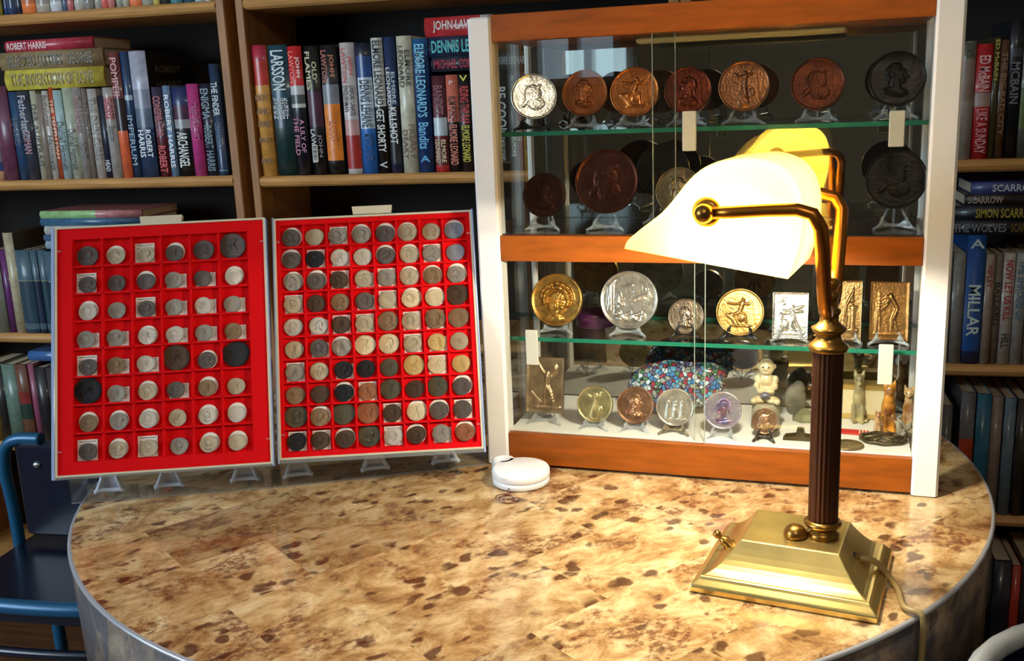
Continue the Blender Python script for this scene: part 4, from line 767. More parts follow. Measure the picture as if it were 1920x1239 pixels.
q.add([p_ for r_ in ring for p_ in r_], [[k * n_ + i, k * n_ + (i + 1) % n_, (k + 1) * n_ + (i + 1) % n_, (k + 1) * n_ + i] for k in range(4) for i in range(n_)] + [list(range(n_)), [4 * n_ + i for i in range(n_)][::-1]], None, 0, True)
pc = cloc((1278, 700), .12); lo = min(v[2] for v in q.v)
o = q.build('millefiori_head', mm); o.matrix_world = CF @ Matrix.Translation((pc.x, .118, .0500 - lo)) @ Matrix.Diagonal((.95, 1, .98, 1)); tag(o, 'multicoloured mosaic glass head in profile behind the floor medals', 'glass ornament')
# purple box on the glass shelf
p = cloc((1118, 600), .12); q = MB(); q.lathe([(.026, 0), (.028, .002), (.028, .012), (.0285, .0125), (.0285, .019), (.026, .021)], 40)
o = q.build('round_box', mat('purple_lacquer', S(62, 20, 58), .3, coat=.4)); o.matrix_world = CF @ Matrix.Translation((p.x, .115, .1782)); tag(o, 'low round dark purple box behind the golden and silver medals', 'box')
q = MB(); q.lathe([(.0283, .0118), (.0291, .0121), (.0283, .0124)], 40); q.build('lid_rim', mat('purple_rim', S(120, 50, 110), .3), o)
# brooch, ribbon, crystals, dark pieces
p = fl((1656, 832)); q = MB()
def ringpts(rx, ry, z, n=28): return [(rx * math.cos(2 * math.pi * i / n), ry * math.sin(2 * math.pi * i / n), z + .001 * math.sin(i * 1.7)) for i in range(n + 1)]
q.tube(ringpts(.027, .02, .003), .0028, 8); q.tube(ringpts(.021, .0145, .0035), .0012, 6); q.tube([(-.024, -.004, .004), (-.008, .003, .006), (.01, -.004, .006), (.025, .004, .004)], .003, 8); q.tube([(-.012, -.015, .004), (.0, 0, .007), (.012, .015, .004)], .0025, 8)
q.tube([(.012, -.013, .004), (-.004, .002, .006), (-.012, .014, .004)], .002, 8); q.ball((0, 0, .006), (.007, .006, .003), n=12)
o = q.build('brooch', metal('oxidised_silver', (96, 88, 66), .45)); o.matrix_world = CF @ Matrix.Translation(p + Vector((0, .012, 0))); tag(o, 'oval openwork dark metal brooch lying on the cabinet floor at the right', 'brooch')
p = fl((1606, 815)); q = MB(); q.box(-.021, .021, -.008, .008, .0003, .003, None, 0, .001); q.box(-.021, .021, .0, .003, .003, .0036, None, 0)
o = q.build('medal_ribbon', mat('red_ribbon', S(190, 26, 24), .7)); o.matrix_world = CF @ Matrix.Translation(p + Vector((-.004, .006, 0))) @ Matrix.Rotation(-.06, 4, 'Z'); tag(o, 'red ribbon bar with white stripes lying right of the lamp post', 'ribbon')
q = MB()
for x in (.007, .011, .015, .019): q.box(x, x + .0016, -.0083, .0083, .0031, .0039)
q.build('white_stripes', mat('ribbon_white', S(225, 215, 200), .7), o)
p = fl((1590, 838)); q = MB(); q.lathe([(.019, .0002), (.0195, .0012), (.019, .0028), (.0165, .0028), (.016, .0022), (.006, .0026), (.001, .003)], 36)
o = q.build('lying_medal', metal('dull_brass', (150, 132, 96), .45)); o.matrix_world = CF @ Matrix.Translation(p + Vector((0, .004, 0))); tag(o, 'dull brass medal lying flat in front of the red ribbon', 'medal')
p = fl((1696, 826)); q = MB(); rnd = random.Random(3)
for k in range(11):
    a = rnd.uniform(0, 6.28); l = rnd.uniform(.014, .028); t = rnd.uniform(.2, 1.1)
    q.lathe([(.0035, -.002), (.004, l * .6), (.0004, l)], 6, Matrix.Translation((rnd.uniform(-.008, .008), rnd.uniform(-.006, .006), .003)) @ Matrix.Rotation(a, 4, 'Z') @ Matrix.Rotation(t, 4, 'X'))
mnz = min(v[2] for v in q.v); q.v = [(x, y, max(z, .0)) for x, y, z in q.v]
for f_ in range(len(q.sm)): q.sm[f_] = False
o = q.build('crystal_cluster', mat('smoky_quartz', S(206, 196, 176), .1, trans=.5)); o.matrix_world = CF @ Matrix.Translation(p + Vector((.0, .014, .0002))); tag(o, 'spiky clear quartz cluster at the right front corner of the cabinet floor', 'crystal')
p = fl((1500, 828)); q = MB(); q.prism([(-.022, 0), (.024, 0), (.02, .004), (.006, .006), (.004, .014), (-.004, .014), (-.006, .006), (-.019, .004)], -.008, .008)
o = q.build('metal_buckle', metal('tarnished_bronze', (92, 84, 64), .5)); o.matrix_world = CF @ Matrix.Translation(p + Vector((0, .01, .0002))); tag(o, 'small tarnished winged bronze piece left of the lamp post', 'ornament')
p = fl((1508, 792)); q = MB(); q.lathe([(.017, 0), (.018, .003), (.012, .010), (.003, .016), (.0005, .017)], 7)
for f_ in range(len(q.sm)): q.sm[f_] = False
o = q.build('stone_pyramid', mat('green_grey_stone', S(128, 128, 98), .5, var=.3, vscale=60)); o.matrix_world = CF @ Matrix.Translation(p + Vector((0, .012, .0002))); tag(o, 'small green grey stone cone beside the round plinth', 'stone')
p = Vector((.408, .15, .0498)); q = MB(); q.ball((0, 0, .022), (.015, .008, .024), n=16); q.ball((.004, 0, .038), (.009, .007, .012), n=12)
q.v = [(x, y, max(z, 0)) for x, y, z in q.v]; o = q.build('upright_shape', mat('mottled_grey', S(110, 106, 90), .6, bump=.6, bscale=120, var=.4, vscale=60)); o.matrix_world = CF @ Matrix.Translation(p); tag(o, 'upright dark grey shape behind the seated baby figurine', 'stone')  # mottled grey upright form, flattened at the foot
p = Vector((.49, .155, .0502)); q = MB(); q.box(-.05, .045, -.012, .012, 0, .05, None, 0, .002)
o = q.build('gilt_box', mat('gilt_card', S(206, 176, 104), .35, metal=.5)); o.matrix_world = CF @ Matrix.Translation(p); tag(o, 'gilt box at the back behind the carved cats', 'box')
MB().box(-.045, .04, -.0128, -.0122, .008, .042).build('box_panel', mat('cream_card', S(214, 200, 160), .6), o)
# ------------------------------------------------------------------ coin trays
m_felt = mat('red_felt', S(206, 8, 16), .85, bump=.25, bscale=900, spec=.1)
m_cream = mat('cream_tray_edge', S(196, 188, 166), .4); m_case = glassy('case_plastic', (.74, .84, .99), milk=.5, ior=1.5)
COL = {'g': ((138, 132, 122), 'grey silver'), 'd': ((88, 80, 76), 'dark grey'), 'l': ((184, 176, 162), 'light silver'), 'b': ((172, 158, 132), 'beige silver'), 'n': ((128, 104, 78), 'brownish'),
       'k': ((30, 29, 32), 'black'), 'o': ((78, 74, 58), 'dark olive'), 'c': ((146, 92, 62), 'copper'), 'w': ((206, 190, 152), 'bright warm silver'), 'y': ((196, 168, 108), 'golden beige'), 'm': ((72, 54, 40), 'dark brown'), 'u': ((128, 132, 142), 'bluish grey')}
for k_, (c_, nm) in COL.items(): metal('coin_' + nm.replace(' ', '_'), c_, .42, var=.45, sc_=260, mt=.75)
m_card = mat('white_paper', S(222, 216, 210), .8); m_print = mat('grey_print', S(120, 116, 118), .8)
CM = {}
for v_, kd in enumerate(('pr', 'pl', 'prs', 'worn', 'seated', 'pls', 'standing', 'pr')):
    CM[v_] = disc_mesh('coin', kd, 1.0, .12, .15, nr=16, na=40, wob=.018 * (v_ % 4)).mesh('coin', m_card)
DM = MB(); DM.lathe([(.96, -.02), (1, -.015), (1, .015), (.96, .02)], 36, Matrix.Rotation(math.pi / 2, 4, 'X')); DM = DM.mesh('paper_disc', m_card)
CARD = MB().box(-1, 1, -.012, .012, -1, 1); CARD = CARD.mesh('card', m_card)
LNS = MB()
for k in range(5): LNS.box(-.85, .8 - (k % 3) * .2, -.02, -.012, .78 - k * .33, .86 - k * .33)
LNS = LNS.mesh('printed_lines', m_print)
def tray(P0, P1, z0, lean, Hh, felt, grid, ncol, nrow, label, side, spec, latch, wl, wr):
    P0 = Vector(P0); P1 = Vector(P1); d = (P1 - P0).normalized(); n_ = Vector((-d.y, d.x)); w = (P1 - P0).length
    Z = Vector((n_.x * math.sin(lean), n_.y * math.sin(lean), math.cos(lean))); Y = Vector((n_.x * math.cos(lean), n_.y * math.cos(lean), -math.sin(lean)))
    Mt = frame((P0.x, P0.y, TZ + z0), (d.x, d.y, 0), Y, Z); inv = Mt.inverted()
    def uv(px, yy):
        r = ray(px); o_ = inv @ Vector((0, 0, CAMZ)); dr = (inv.to_3x3() @ Vector(r)); t = (yy - o_.y) / dr.y; q_ = o_ + dr * t; return q_.x, q_.z
    T = empty('coin_tray', Mt, label, 'coin tray')
    a = [uv(p, .003) for p in felt]
    fx0 = (a[0][0] + a[3][0]) / 2; fx1 = (a[1][0] + a[2][0]) / 2; fz0 = (a[2][1] + a[3][1]) / 2; fz1 = (a[0][1] + a[1][1]) / 2
    g = [uv(p, .006) for p in grid]; gx0 = (g[0][0] + g[3][0]) / 2; gx1 = (g[1][0] + g[2][0]) / 2; gz0 = (g[2][1] + g[3][1]) / 2; gz1 = (g[0][1] + g[1][1]) / 2
    q = MB(); yf = .0025; yb = .010
    q.box(fx0, gx0, yf, yb, fz0, fz1); q.box(gx1, fx1, yf, yb, fz0, fz1); q.box(gx0, gx1, yf, yb, fz0, gz0); q.box(gx0, gx1, yf, yb, gz1, fz1); q.box(fx0, fx1, yb, .0115, fz0, fz1)
    cw = (gx1 - gx0) / ncol; chh = (gz1 - gz0) / nrow; t = .0012
    for i in range(1, ncol): q.box(gx0 + i * cw - t, gx0 + i * cw + t, yf + .001, yb, gz0, gz1)
    for j in range(1, nrow): q.box(gx0, gx1, yf + .001, yb, gz0 + j * chh - t, gz0 + j * chh + t)
    q.build('felt_insert', m_felt, T)
    e = .0026; q = MB()
    for bx in ((fx0 - e, fx0, fz0 - e, fz1 + e), (fx1, fx1 + e, fz0 - e, fz1 + e), (fx0, fx1, fz0 - e, fz0), (fx0, fx1, fz1, fz1 + e)): q.box(bx[0], bx[1], .0005, .013, bx[2], bx[3])
    q.build('tray_rim', m_cream, T)
    q = MB(); X0_, X1_, Z0_, Z1_ = 0, w, 0, Hh - .001
    for bx in ((X0_, fx0 - e, Z0_, Z1_), (fx1 + e, X1_, Z0_, Z1_)): MB().box(bx[0], bx[1], .000, .016, bx[2], bx[3], None, 0, .001).build('case_side', mat('sheen_tinted_plastic', S(150, 170, 214), .12, coat=.5), T)  # bluish daylight sheen on the clear case sides is put into the colour
    q = MB(); q.box(fx0 - e, fx1 + e, 0, .016, Z0_, fz0 - e - .0002, None, 0, .001); q.box(X0_, X1_, .0162, .018, Z0_, Z1_); q.build('clear_case', m_clear, T)
    l0 = uv((latch[0], latch[2]), .006)[0]; l1 = uv((latch[1], latch[2]), .006)[0]
    q = MB().prism([(l0, Z1_), (l1, Z1_), (l1 + .0015, Z1_ + .011), (l0 - .0015, Z1_ + .011)], .003, .012); q.build('latch_tab', m_cream, T)
    q = MB()
    for bx, bz in ((fx0 + .002, fz1 - .03), (fx0 + .002, fz0 + .03), (fx1 - .002, fz1 - .03), (fx1 - .002, fz0 + .03)): q.box(bx - .003, bx + .003, .0008, .0026, bz - .001, bz + .001)
    q.build('retaining_pins', m_clear, T)
    rnd = random.Random(ncol)
    for j in range(nrow):
        row = spec[j].split()
        for i in range(ncol):
            s = row[i]; ck = s[0]; ins = s[1]; sz = int(s[2]) if len(s) > 2 else 1
            R = min(chh, cw) * .5 * (.62 if ncol == 6 else .80) if sz == 1 else min(chh, cw) * .5 * (.74 if ncol == 6 else .9) if sz == 2 else min(chh, cw) * .5 * .98
            if ncol == 6 and sz == 3: R *= .96
            x0c = gx0 + i * cw; z0c = gz0 + (nrow - 1 - j) * chh
            cx_ = x0c + cw * (.46 if ncol == 6 else .48) + rnd.uniform(-.001, .001); 
            where = '%s red tray, row %d from top, %s from left' % (side, j + 1, ORD[i])
            cz = z0c + t + R + .0003; yc = yb - R * .06 - .0002
            if ins == 'r': cx_ = x0c + t + R + .003
            if ins != '-':
                nm_ = {'s': 'square paper ticket behind', 'r': 'small paper ticket beside', 'c': 'round paper disc behind'}[ins]
                if ins == 'c':
                    o = bpy.data.objects.new('paper_disc', DM); C.objects.link(o); Rc = R * 1.1
                    if z0c + 2 * t + 2 * Rc > z0c + chh: Rc = chh / 2 - 2 * t
                    loc = (cx_ + R * rnd.uniform(-.04, .14), yb - .0008, z0c + t + Rc + .0003 + rnd.uniform(.0, .15) * R); scl = (Rc, .01, Rc)
                    loc = (loc[0], loc[1], min(loc[2], z0c + chh - t - Rc))
                    o.matrix_world = Mt @ Matrix.Translation(loc) @ Matrix.Diagonal((*scl, 1))
                else:
                    hw_ = (cw / 2 - 2.5 * t) * .92; hz_ = chh / 2 - 2.2 * t
                    if ncol == 6: hw_ *= .86; hz_ = hz_ * (.86 if ins == 's' else .62)
                    elif ins == 'r': hz_ *= .8
                    o = bpy.data.objects.new('paper_ticket', CARD); C.objects.link(o)
                    lx = x0c + cw - t * 1.6 - hw_ if ins == 'r' and ncol == 8 else x0c + cw * .5
                    if ncol == 6: lx = x0c + t * 2 + hw_ + (.004 if ins == 'r' else .001)
                    o.matrix_world = Mt @ Matrix.Translation((lx, yb - .0005, z0c + t + hz_ + .0004)) @ Matrix.Diagonal((hw_, .02, hz_, 1))
                    l_ = bpy.data.objects.new('printed_lines', LNS); C.objects.link(l_); l_.parent = o
                tag(o, nm_ + ' a coin, ' + where, 'paper ticket', 'paper tickets in the %s tray' % side)
                yc -= .001
            o = bpy.data.objects.new('coin', CM[rnd.randrange(8)]); C.objects.link(o)
            o.matrix_world = Mt @ Matrix.Translation((cx_, yc, cz)) @ Matrix.Rotation(rnd.uniform(-.25, .25), 4, 'Y') @ Matrix.Diagonal((R, R * 1.0, R, 1))
            o.material_slots[0].link = 'OBJECT'; o.material_slots[0].material = MATS['coin_' + COL[ck][1].replace(' ', '_')]
            tag(o, ('large ' if sz == 3 else '') + COL[ck][1] + ' coin, ' + where, 'coin', 'coins in the %s red tray' % side)
    return Mt
SL = ['d-2 bc bs dc d-2 d-3', 'ds d- dc gr dr lc', 'lc g- ds gr lr gr', 'gr gr lc lr gr nr', 'ds nr lr m-3 dc k-3', 'k-3 gr bc dr nc b-', 'nc gc lc b- lc lc', 'ds bc bs g- bc bc']
SR = ['dc b- gs gc dc bc b- uc', 'dc ks lr l- dc bc gs u-', 'gc dc ms br gs bc nc gc', 'bs m- n- dr bs wc wc m-3', 'l- lr ms bs n-2 bs ns2 n-2', 'b- dr gc w-2 w-2 bs yr b-',
      'gs b- kr k- o- y-2 ws y-', 'n- m- kc cs o-2 m- o-2 dc', 'o-3 nc o-3 c-3 ms wc dc ds', 'ks ms mc o-3 ls mc gr cc']
ML = tray((-.8765, 1.030), (-.6095, 1.1195), .045, .376, .334, ((107, 430), (495, 413), (506, 868), (109, 890)), ((141, 448.6), (465, 436.7), (475.2, 845), (134.8, 867.6)), 6, 8,
     'left red felt coin tray with large cells leaning back in its clear case', 'left', SL, (265, 340, 408), .01, .006)
MR = tray((-.6075, 1.1265), (-.3465, 1.2065), .045, .373, .333, ((519, 412), (878, 400), (905, 838), (526, 858)), ((525.7, 421.4), (868.6, 411), (898, 829), (533.8, 847.6)), 8, 10,
     'right red felt coin tray with small crowded cells leaning back in its clear case', 'right', SR, (662, 733, 394), .01, .006)
# clear base and its easels
m_base = glassy('base_acrylic', (.97, .98, .98), milk=.012, ior=1.3)
for (a, b, lb) in (((135, 945), (515, 915), 'left'), ((517, 915), (914, 871), 'right')):
    A_ = onz(a); B_ = onz(b); A_.z = B_.z = TZ; d = (B_ - A_).normalized(); w = (B_ - A_).length - .001; n_ = Vector((-d.y, d.x, 0))
    Mt = frame(A_, d, n_, (0, 0, 1)); q = MB(); t = .0015
    dp = .07; q.box(0, w, 0, t, .0002, .040); q.box(0, w, dp - t, dp, .0002, .030); q.box(0, t, t, dp - t, .0002, .038); q.box(w - t, w, t, dp - t, .0002, .038); q.box(t, w - t, t, dp - t, .0002, .0012)
    o = q.build('clear_plinth', m_base); o.matrix_world = Mt; tag(o, 'shallow open clear plastic box under the %s coin tray' % lb, 'plinth')
    e = MB()
    for z in (.0005, .0385): e.box(-.0005, w + .0005, -.0006, .0, z, z + .0012)
    e.build('edge_line', mat('plastic_edge', S(150, 152, 158), .2, trans=.3), o)
    for k, px in enumerate((205, 318, 460) if lb == 'left' else (560, 705, 838)):
        yb_ = 934 - (px - 205) * .084; P = onz((px, yb_)); P = Vector((P.x, P.y, TZ + .0052)); P += n_ * (.012 if px == 838 else .007)
        q = MB(); hgt = .039
        q.tube([(-.017, 0, .002), (-.010, .004, .018), (-.007, .008, hgt)], [.0035, .0028, .002], 8); q.tube([(.017, 0, .002), (.010, .004, .018), (.007, .008, hgt)], [.0035, .0028, .002], 8)
        q.prism([(-.012, .002), (.012, .002), (.006, hgt - .004), (-.006, hgt - .004)], .006, .0085); q.tube([(-.019, -.004, .0035), (-.013, 0, .004), (.013, 0, .004), (.019, -.004, .0035)], .003, 8)
        q.tube([(0, .008, .004), (0, .035, .0025)], .003, 8)
        e = q.build('easel', mat('easel_plastic', S(225, 232, 246), .12, trans=.15)); e.matrix_world = frame(P, d, n_, (0, 0, 1))
        tag(e, 'clear plastic easel standing under the %s coin tray, %s of its three' % (lb, ('leftmost', 'middle', 'rightmost')[k]), 'display easel', 'easels under the %s tray' % lb)

# ------------------------------------------------------------------ banker's lamp
m_br = mat('antique_brass', S(150, 112, 52), .3, .95, bump=.05, bscale=60, var=.2, vscale=40); m_brl = mat('polished_brass', S(230, 206, 132), .29, .95, var=.12, vscale=30); m_brd = mat('dark_fluted_brass', S(84, 52, 34), .36, .85)
LA = math.radians(-11.5); LV = Vector((math.cos(LA), math.sin(LA), 0)); LU = Vector((-LV.y, LV.x, 0))
a = onz((1287, 1105), .0); b = onz((1637, 1163), .0); c_ = onz((1681, 1037), .006)
LC = Vector(((a.x + c_.x) / 2, (a.y + c_.y) / 2, TZ)); bw = (b - a).length / 2; bd = .0775
LF = frame(LC, LV, LU, (0, 0, 1)); LI = LF.inverted()
lamp = empty('desk_lamp', LF, 'brass banker lamp with a glowing yellow glass shade standing on the table', 'desk lamp')
post = LI @ up(onz((1542, 1000), .046)); px_, py_ = post.x, post.y
tl = LI @ up(onz((1422, 957), .044)); tf = LI @ up(onz((1388, 1012), .044)); tr_ = LI @ up(onz((1572, 1039), .044)); tb_ = LI @ up(onz((1596, 976), .044))
print('lamp base', LC, bw, 'post', post, 'plateau', tl, tf, tr_, tb_)
pcx, pcy = (tl.x + tf.x + tr_.x + tb_.x) / 4, (tl.y + tf.y + tr_.y + tb_.y) / 4
phx = abs(tr_.x - tf.x) / 2 * .5 + abs(tb_.x - tl.x) / 4; phy = abs(tl.y - tf.y) / 4 + abs(tb_.y - tr_.y) / 4
prof = [(0, 0.0003), (0, .006), (.02, .0085), (.17, .0135), (.19, .0155)]
nS = 8
for k in range(1, nS + 1):
    s = k / nS; prof.append((.19 + .81 * (s * .9 + .1 * s * s), .0155 + (.0445 - .0155) * (s ** 1.9)))
q = MB(); V = []
for s, z in prof:
    hx = bw + (phx - bw) * s; hy = bd + (phy - bd) * s; ox = pcx * s; oy = pcy * s
    V += [(ox - hx, oy - hy, z), (ox + hx, oy - hy, z), (ox + hx, oy + hy, z), (ox - hx, oy + hy, z)]
K = len(prof)
q.add(V, [[k * 4 + i, k * 4 + (i + 1) % 4, (k + 1) * 4 + (i + 1) % 4, (k + 1) * 4 + i] for k in range(K - 1) for i in range(4)] + [[3, 2, 1, 0], [(K - 1) * 4 + i for i in range(4)]])
o = q.build('base', m_brl, lamp); bv = o.modifiers.new('edge', 'BEVEL'); bv.width = .0012; bv.segments = 2; bv.angle_limit = math.radians(25)
sw = LI @ up(onz((1491, 1003), .046)); q = MB(); q.lathe([(.0095, 0), (.0115, .001), (.0118, .004), (.0105, .0085), (.007, .012), (.003, .0134), (.0, .0138)], 32, Matrix.Translation((sw.x, sw.y, .0443)))
q.build('switch_knob', m_br, lamp)
kb = LI @ up(onz((1371, 1012), .03)); Mk = Matrix.Translation((-bw * .72, kb.y, .0225)) @ Matrix.Rotation(-math.radians(52), 4, 'Y')
q = MB(); q.lathe([(.006, -.004), (.0075, .002), (.005, .006), (.0065, .009), (.004, .012), (.0028, .014), (.0045, .018), (.0038, .0225), (0, .0235)], 20, Mk); q.build('side_finial', m_br, lamp)
def zat(py):
    w = LF @ Vector((px_, py_, 0)); return solve(lambda z: proj(w.x, w.y, z)[1], 0, .5, py)
zt0, zt1 = zat(972), zat(657)
q = MB(); q.lathe([(.0165, .0442), (.0172, .047), (.015, .050), (.0115, .053), (.0105, .056), (.013, .059), (.0185, zt0 - .006), (.0192, zt0 - .003), (.0165, zt0)], 40, Matrix.Translation((px_, py_, 0))); q.build('post_foot', m_br, lamp)
q = MB(); n_ = 96; V = []; ks = 2
for i in range(n_):
    a_ = 2 * math.pi * i / n_; r = .0152 * (1 - .075 * (0.5 + .5 * math.cos(20 * a_)) ** .7)
    V += [(px_ + r * math.cos(a_), py_ + r * math.sin(a_), zt0), (px_ + r * math.cos(a_), py_ + r * math.sin(a_), zt1)]
q.add(V, [[2 * i, 2 * ((i + 1) % n_), 2 * ((i + 1) % n_) + 1, 2 * i + 1] for i in range(n_)], None, 0, True); q.build('fluted_post', m_brd, lamp)
zz = lambda py: zat(py)
q = MB(); q.lathe([(.0155, zz(658)), (.019, zz(655)), (.0195, zz(647)), (.0165, zz(642)), (.013, zz(636)), (.0115, zz(627)), (.0155, zz(621)), (.0172, zz(614)), (.0125, zz(609)), (.0092, zz(602)), (.0090, zz(590)), (.0108, zz(586)), (.0105, zz(580)), (.0075, zz(577)), (.0075, zz(560)), (.009, zz(556)), (.0088, zz(550)), (.0058, zz(546)), (.007, zz(538)), (.009, zz(532)), (.0085, zz(524)), (.0, zz(520))], 40, Matrix.Translation((px_, py_, 0)))
q.build('post_collar', m_br, lamp)
# yoke arms
zE = .386; SE = .068
def lp(x, y, z): return (px_ + x, py_ + y, z)
PIVX = -.107
m_arm = mat('ribbed_brass', S(168, 106, 40), .3, .95)
for s in (-1, 1):
    y = s * SE + (.006 if s > 0 else -.001)
    pts = [lp(0, s * .004, zz(572)), lp(0, s * .014, zz(582)), lp(0, s * .024, zz(578)), lp(0, s * .034, zz(560)), lp(0, s * .046, .318), lp(0, s * .060, .352), lp(-.001, y, .374), lp(-.008, y, .386), lp(-.022, y, .390), lp(-.05, y, .389), lp(-.08, y, .387), lp(PIVX + .004, y, .386)]
    q = MB(); q.tube(pts, [.0052, .0062, .0066, .0068, .0068, .0068, .0068, .0066, .0064, .0062, .0062, .0062], 20, flute=.09); o = q.build('yoke_arm', m_arm, lamp)
    q = MB(); Mx = Matrix.Translation(lp(PIVX, y, .386)) @ Matrix.Rotation(s * -math.pi / 2, 4, 'X')
    q.lathe([(.0135, -.008), (.014, -.0055), (.010, -.0035), (.007, -.002), (.0085, .002), (.0095, .006), (.0075, .011), (.003, .0135), (0, .014)], 28, Mx); q.build('pivot_knob', m_br, lamp)
# shade: outline from the near end, unprojected on the plane of that end
SHY = .0625
def onend(px):
    r = LI.to_3x3() @ Vector(ray(px)); o_ = LI @ Vector((0, 0, CAMZ)); t = (py_ - SHY - o_.y) / r.y; q_ = o_ + r * t; return q_.x, q_.z
opx = [(1171, 466), (1178, 449), (1205, 425), (1238, 399), (1262, 372), (1284, 343), (1308, 320), (1338, 305), (1372, 299), (1405, 298), (1438, 303), (1470, 318), (1491, 344), (1502, 382), (1502, 424), (1495, 470), (1477, 523)]
ol = [onend(p) for p in opx]
print('shade', [(round(x - px_, 3), round(z, 3)) for x, z in ol])
# refine outline by Catmull-Rom
def cr_(P, n=3):
    o_ = []
    for i in range(len(P) - 1):
        p0, p1, p2, p3 = P[max(i - 1, 0)], P[i], P[i + 1], P[min(i + 2, len(P) - 1)]
        for k in range(n):
            t = k / n; o_.append(tuple(.5 * (2 * p1[j] + (p2[j] - p0[j]) * t + (2 * p0[j] - 5 * p1[j] + 4 * p2[j] - p3[j]) * t * t + (3 * p1[j] - p0[j] - 3 * p2[j] + p3[j]) * t ** 3) for j in (0, 1)))
    return o_ + [P[-1]]
ol = cr_(ol); n_ = len(ol); cxs = sum(p[0] for p in ol) / n_; czs = sum(p[1] for p in ol) / n_
q = MB(); stn = [(-SHY, .80), (-SHY, .93), (-SHY + .0035, .975), (-SHY + .009, .995), (-SHY + .016, 1.0), (0, 1.0), (SHY - .016, 1.0), (SHY - .009, .995), (SHY - .0035, .975), (SHY, .93), (SHY, .80)]
V = []
x0_, z0_ = ol[0]; x1_, z1_ = ol[-1]
for y, s in stn:
    for (x, z) in ol:
        # shrink towards the chord that closes the opening, so the lower rim stays straight
        t = max(0, min(1, ((x - x0_) * (x1_ - x0_) + (z - z0_) * (z1_ - z0_)) / ((x1_ - x0_) ** 2 + (z1_ - z0_) ** 2)))
        bx, bz = x0_ + (x1_ - x0_) * t, z0_ + (z1_ - z0_) * t
        V.append((bx + (x - bx) * s, py_ + y, bz + (z - bz) * s))
Fs = [[k * n_ + i, k * n_ + i + 1, (k + 1) * n_ + i + 1, (k + 1) * n_ + i] for k in range(len(stn) - 1) for i in range(n_ - 1)]
q.add(V, Fs, None, 0, True)
for k in (0, len(stn) - 1): q.add([V[k * n_ + i] for i in range(n_)], [list(range(n_))])
o = q.build('glass_shade', m_brl, lamp)
sh = bpy.data.materials.new('amber_opal_glass'); sh.use_nodes = True; nt = sh.node_tree; N = nt.nodes; L = nt.links; N.remove(N['Principled BSDF'])
tr2 = N.new('ShaderNodeBsdfTranslucent'); tr2.inputs[0].default_value = (.80, .52, .075, 1); df = N.new('ShaderNodeBsdfDiffuse'); df.inputs[0].default_value = (.85, .62, .10, 1); gl = N.new('ShaderNodeBsdfGlossy'); gl.inputs['Roughness'].default_value = .08
m1 = N.new('ShaderNodeMixShader'); m1.inputs[0].default_value = .45; L.new(tr2.outputs[0], m1.inputs[1]); L.new(df.outputs[0], m1.inputs[2]); fr = N.new('ShaderNodeFresnel'); fr.inputs[0].default_value = 1.45
m2 = N.new('ShaderNodeMixShader'); L.new(fr.outputs[0], m2.inputs[0]); L.new(m1.outputs[0], m2.inputs[1]); L.new(gl.outputs[0], m2.inputs[2]); L.new(m2.outputs[0], N['Material Output'].inputs[0])
o.data.materials.clear(); o.data.materials.append(sh)
bx, bz = -.085 + px_, .351
q = MB(); q.lathe([(.0, -.034), (.004, -.033), (.0055, -.03), (.0055, .02), (.004, .03)], 20, Matrix.Translation((bx, py_, bz)) @ Matrix.Rotation(-math.pi / 2, 4, 'X'))
q.build('bulb', mat('lit_bulb', (1, .9, .7), .3, emis=(1.0, .83, .55), es=30), lamp)
q = MB(); q.lathe([(.011, .03), (.012, .032), (.012, .052), (.008, .054)], 20, Matrix.Translation((bx, py_, bz)) @ Matrix.Rotation(-math.pi / 2, 4, 'X')); q.build('bulb_socket', m_br, lamp)
for yy in (-.02, .015):
    l = bpy.data.lights.new('lamp_bulb_light', 'POINT'); l.energy = 8.5; l.color = (1.0, .91, .72); l.shadow_soft_size = .012
    lo_ = bpy.data.objects.new('lamp_bulb_light', l); C.objects.link(lo_); lo_.parent = lamp; lo_.location = (bx, py_ + yy, bz)
# cord
cp = [LI @ up(onz((1612, 1047), .026)), LI @ up(onz((1640, 1052), .024)), LI @ up(onz((1665, 1078), .01)), LI @ up(onz((1684, 1105), .0060)), LI @ up(onz((1696, 1138), .0046))]
cp = [Vector(v) for v in cp]
last = LF @ cp[-1]; dirn = (Vector((last.x - TC.x, last.y - TC.y, 0))).normalized(); e1 = Vector((TC.x, TC.y, 0)) + dirn * (TR + .0055)
cp.append(LI @ (Vector((TC.x, TC.y, 0)) + dirn * (TR + .0015) + Vector((0, 0, TZ + .0045))))
for dz in (-.006, -.05, -.12, -.2): cp.append(LI @ Vector((e1.x, e1.y, TZ + dz)))
sm = []
for i in range(len(cp) - 1):
    p0, p1, p2, p3 = cp[max(i - 1, 0)], cp[i], cp[i + 1], cp[min(i + 2, len(cp) - 1)]
    for k in range(5):
        t = k / 5; sm.append(.5 * (2 * p1 + (p2 - p0) * t + (2 * p0 - 5 * p1 + 4 * p2 - p3) * t * t + (3 * p1 - p0 - 3 * p2 + p3) * t ** 3))
sm.append(cp[-1])
MB().tube(sm, .0031, 10).build('power_cord', mat('gold_cord', S(150, 128, 82), .4), lamp)
hp = cp[0]; MB().lathe([(.0075, -.001), (.008, .0015), (.0055, .003), (.005, .001)], 20, Matrix.Translation(hp - Vector((.004, 0, .001))) @ Matrix.Rotation(math.radians(55), 4, 'Y')).build('cord_grommet', m_blk, lamp)

